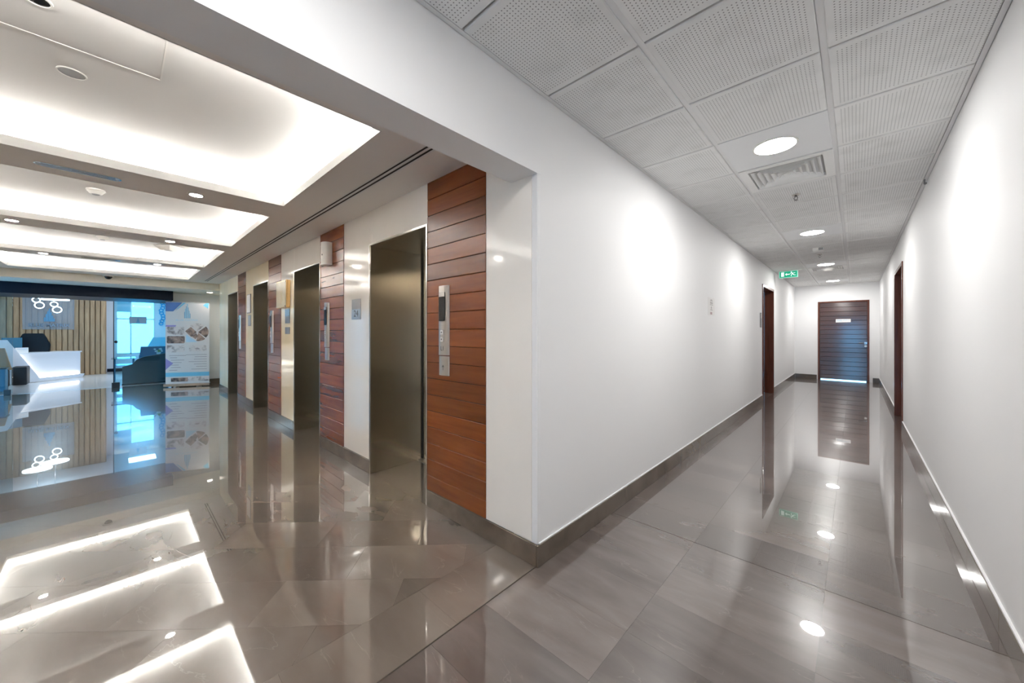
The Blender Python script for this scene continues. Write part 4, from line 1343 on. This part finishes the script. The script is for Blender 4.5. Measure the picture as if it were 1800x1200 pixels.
# tan armchair with black seat block at the left edge
t = thing('armchair', 'black block-armed chair with tan orange back at the left frame edge', 'chair', (-14.9, -1.9, 0))
obj('arm_block', box(bm_new(), -14.85, -14.40, -1.72, -1.50, .02, .455, bev=.03, seg=3), M['matte_black'], t, smooth=True)
obj('seat', box(bm_new(), -14.38, -13.95, -2.35, -1.74, .02, .40, bev=.02, seg=2), M['matte_black'], t, smooth=True)
bm = bm_new()
prism(bm, [(-14.42, -2.35, .40), (-14.42, -1.71, .40), (-14.50, -1.82, .90), (-14.50, -2.35, .90)], (.08, 0, 0))
obj('backrest', bm, M['orange'], t)
t = thing('reflection_block', 'low dark blue block imitating the reflection at the bottom of the left glass leaf', 'stand', (-13.2, -1.75, 0))
obj('body', box(bm_new(), -13.3, -13.0, -1.95, -1.63, .03, .50, bev=.01), M['navy'], t)  # block added to imitate a dark blue reflection in the glass
obj('top', box(bm_new(), -13.32, -12.98, -1.97, -1.61, .50, .52), M['blue_black'], t)

# lounge to the right of the entrance
t = thing('lounge_console', 'low charcoal stepped console panel standing behind the right glass leaf', 'console', (-12.85, .4, 0))
bm = bm_new()
prism(bm, [(-12.80, y, z) for y, z in ((.05, .03), (.82, .03), (.82, .745), (.40, .665), (.29, .60), (.22, .50), (.05, .44))], (-.12, 0, 0))
obj('body', bm, M['charcoal'], t)
obj('plinth', box(bm_new(), -12.90, -12.82, .04, .82, 0, .03), M['black'], t)
t = thing('lounge_armchair', 'deep blue lounge armchair with raked back beyond the charcoal console', 'chair', (-14.2, .75, 0))
obj('seat', box(bm_new(), -14.5, -13.7, .45, 1.15, .12, .48, bev=.04, seg=2), M['navy'], t, smooth=True)
bm = bm_new(); prism(bm, [(-13.75, .35, .46), (-13.75, 1.2, .46), (-13.62, 1.2, .90), (-13.62, .38, .90)], (.14, 0, 0))
obj('backrest', bm, M['navy'], t)
for y in (.42, 1.14):
    obj('armrest', box(bm_new(), -14.5, -13.75, y - .05, y + .05, .30, .66, bev=.02), M['navy'], t)
for x, y in ((-14.45, .5), (-14.45, 1.1), (-13.8, .5), (-13.8, 1.1)):
    obj('leg', cyl(bm_new(), (x, y, 0), .018, (0, 0, .12), 10), M['chrome'], t)
t = thing('shell_chair', 'pale blue shell chair standing beyond the deep blue armchair', 'chair', (-15.9, .9, 0))
bm = bm_new(); prism(bm, [(-15.9, .50, .62), (-15.9, 1.2, .62), (-15.98, 1.2, 1.12), (-15.98, .72, 1.12)], (.05, 0, 0))
obj('backrest', bm, mat('pale_blue_shell', (0.14, 0.48, 0.66), .4), t)
obj('seat', box(bm_new(), -16.4, -15.9, .58, 1.1, .43, .48, bev=.015), M['navy'], t)
for x, y in ((-16.3, .65), (-16.3, 1.05), (-15.95, .65), (-15.95, 1.05)):
    obj('leg', cyl(bm_new(), (x, y, 0), .015, (0, 0, .43), 8), M['chrome'], t)
t = thing('glass_table', 'small glass table on thin metal legs left of the charcoal console', 'table', (-14.2, .05, 0))
obj('top', box(bm_new(), -14.6, -13.8, -.14, .30, .585, .60), M['glass'], t)
obj('shelf', box(bm_new(), -14.55, -13.85, -.08, .26, .40, .415), mat('pale_blue_shelf', (0.25, 0.62, 0.80), .2), t)
for x in (-14.55, -13.85):
    for y in (-.08, .26):
        obj('leg', cyl(bm_new(), (x, y, 0), .014, (0, 0, .585), 8), M['navy'], t)
# plant
t = thing('flower_pot', 'small pot of white flowers and green leaves on the charcoal console', 'plant', (-12.86, .68, .72))
obj('pot', cyl(bm_new(), (-12.86, .68, .722), .035, (0, 0, .05), 16, r2=.045), M['white_plastic'], t)
rnd = random.Random(3)
bm = bm_new()
for i in range(16):
    a = rnd.uniform(0, 2 * PI); el = rnd.uniform(.3, 1.2)
    d = Vector((math.cos(a) * math.cos(el), math.sin(a) * math.cos(el), math.sin(el))) * rnd.uniform(.06, .11)
    b0 = Vector((-12.86, .68, .765)); s = d.cross(Vector((0, 0, 1))).normalized() * .014
    bm.faces.new([bm.verts.new(v) for v in (b0, b0 + d * .5 + s, b0 + d, b0 + d * .5 - s)])
obj('leaves', bm, M['green'], t)['kind'] = 'stuff'
bm = bm_new()
for i in range(10):
    p = Vector((-12.86 + rnd.uniform(-.05, .05), .67 + rnd.uniform(-.09, .07), .80 + rnd.uniform(-.01, .06)))
    bmesh.ops.create_icosphere(bm, subdivisions=1, radius=.022, matrix=Matrix.Translation(p))
obj('blossoms', bm, M['paper'], t)['kind'] = 'stuff'
# wall pattern strip right of the window
t = thing('wall_ornament', 'wavy bright blue ornament strip on the white wall right of the reception window', 'ornament', (RX + .01, 1.0, 1.9))
bm = bm_new()
for i in range(9):
    z = 2.30 - i * .09
    y = 1.02 + .03 * math.sin(i * 1.4)
    torus(bm, (RX + .025, y, z), .05, .014, (1, 0, 0), 14, 6)
obj('loops', bm, M['blue_curtain'], t)
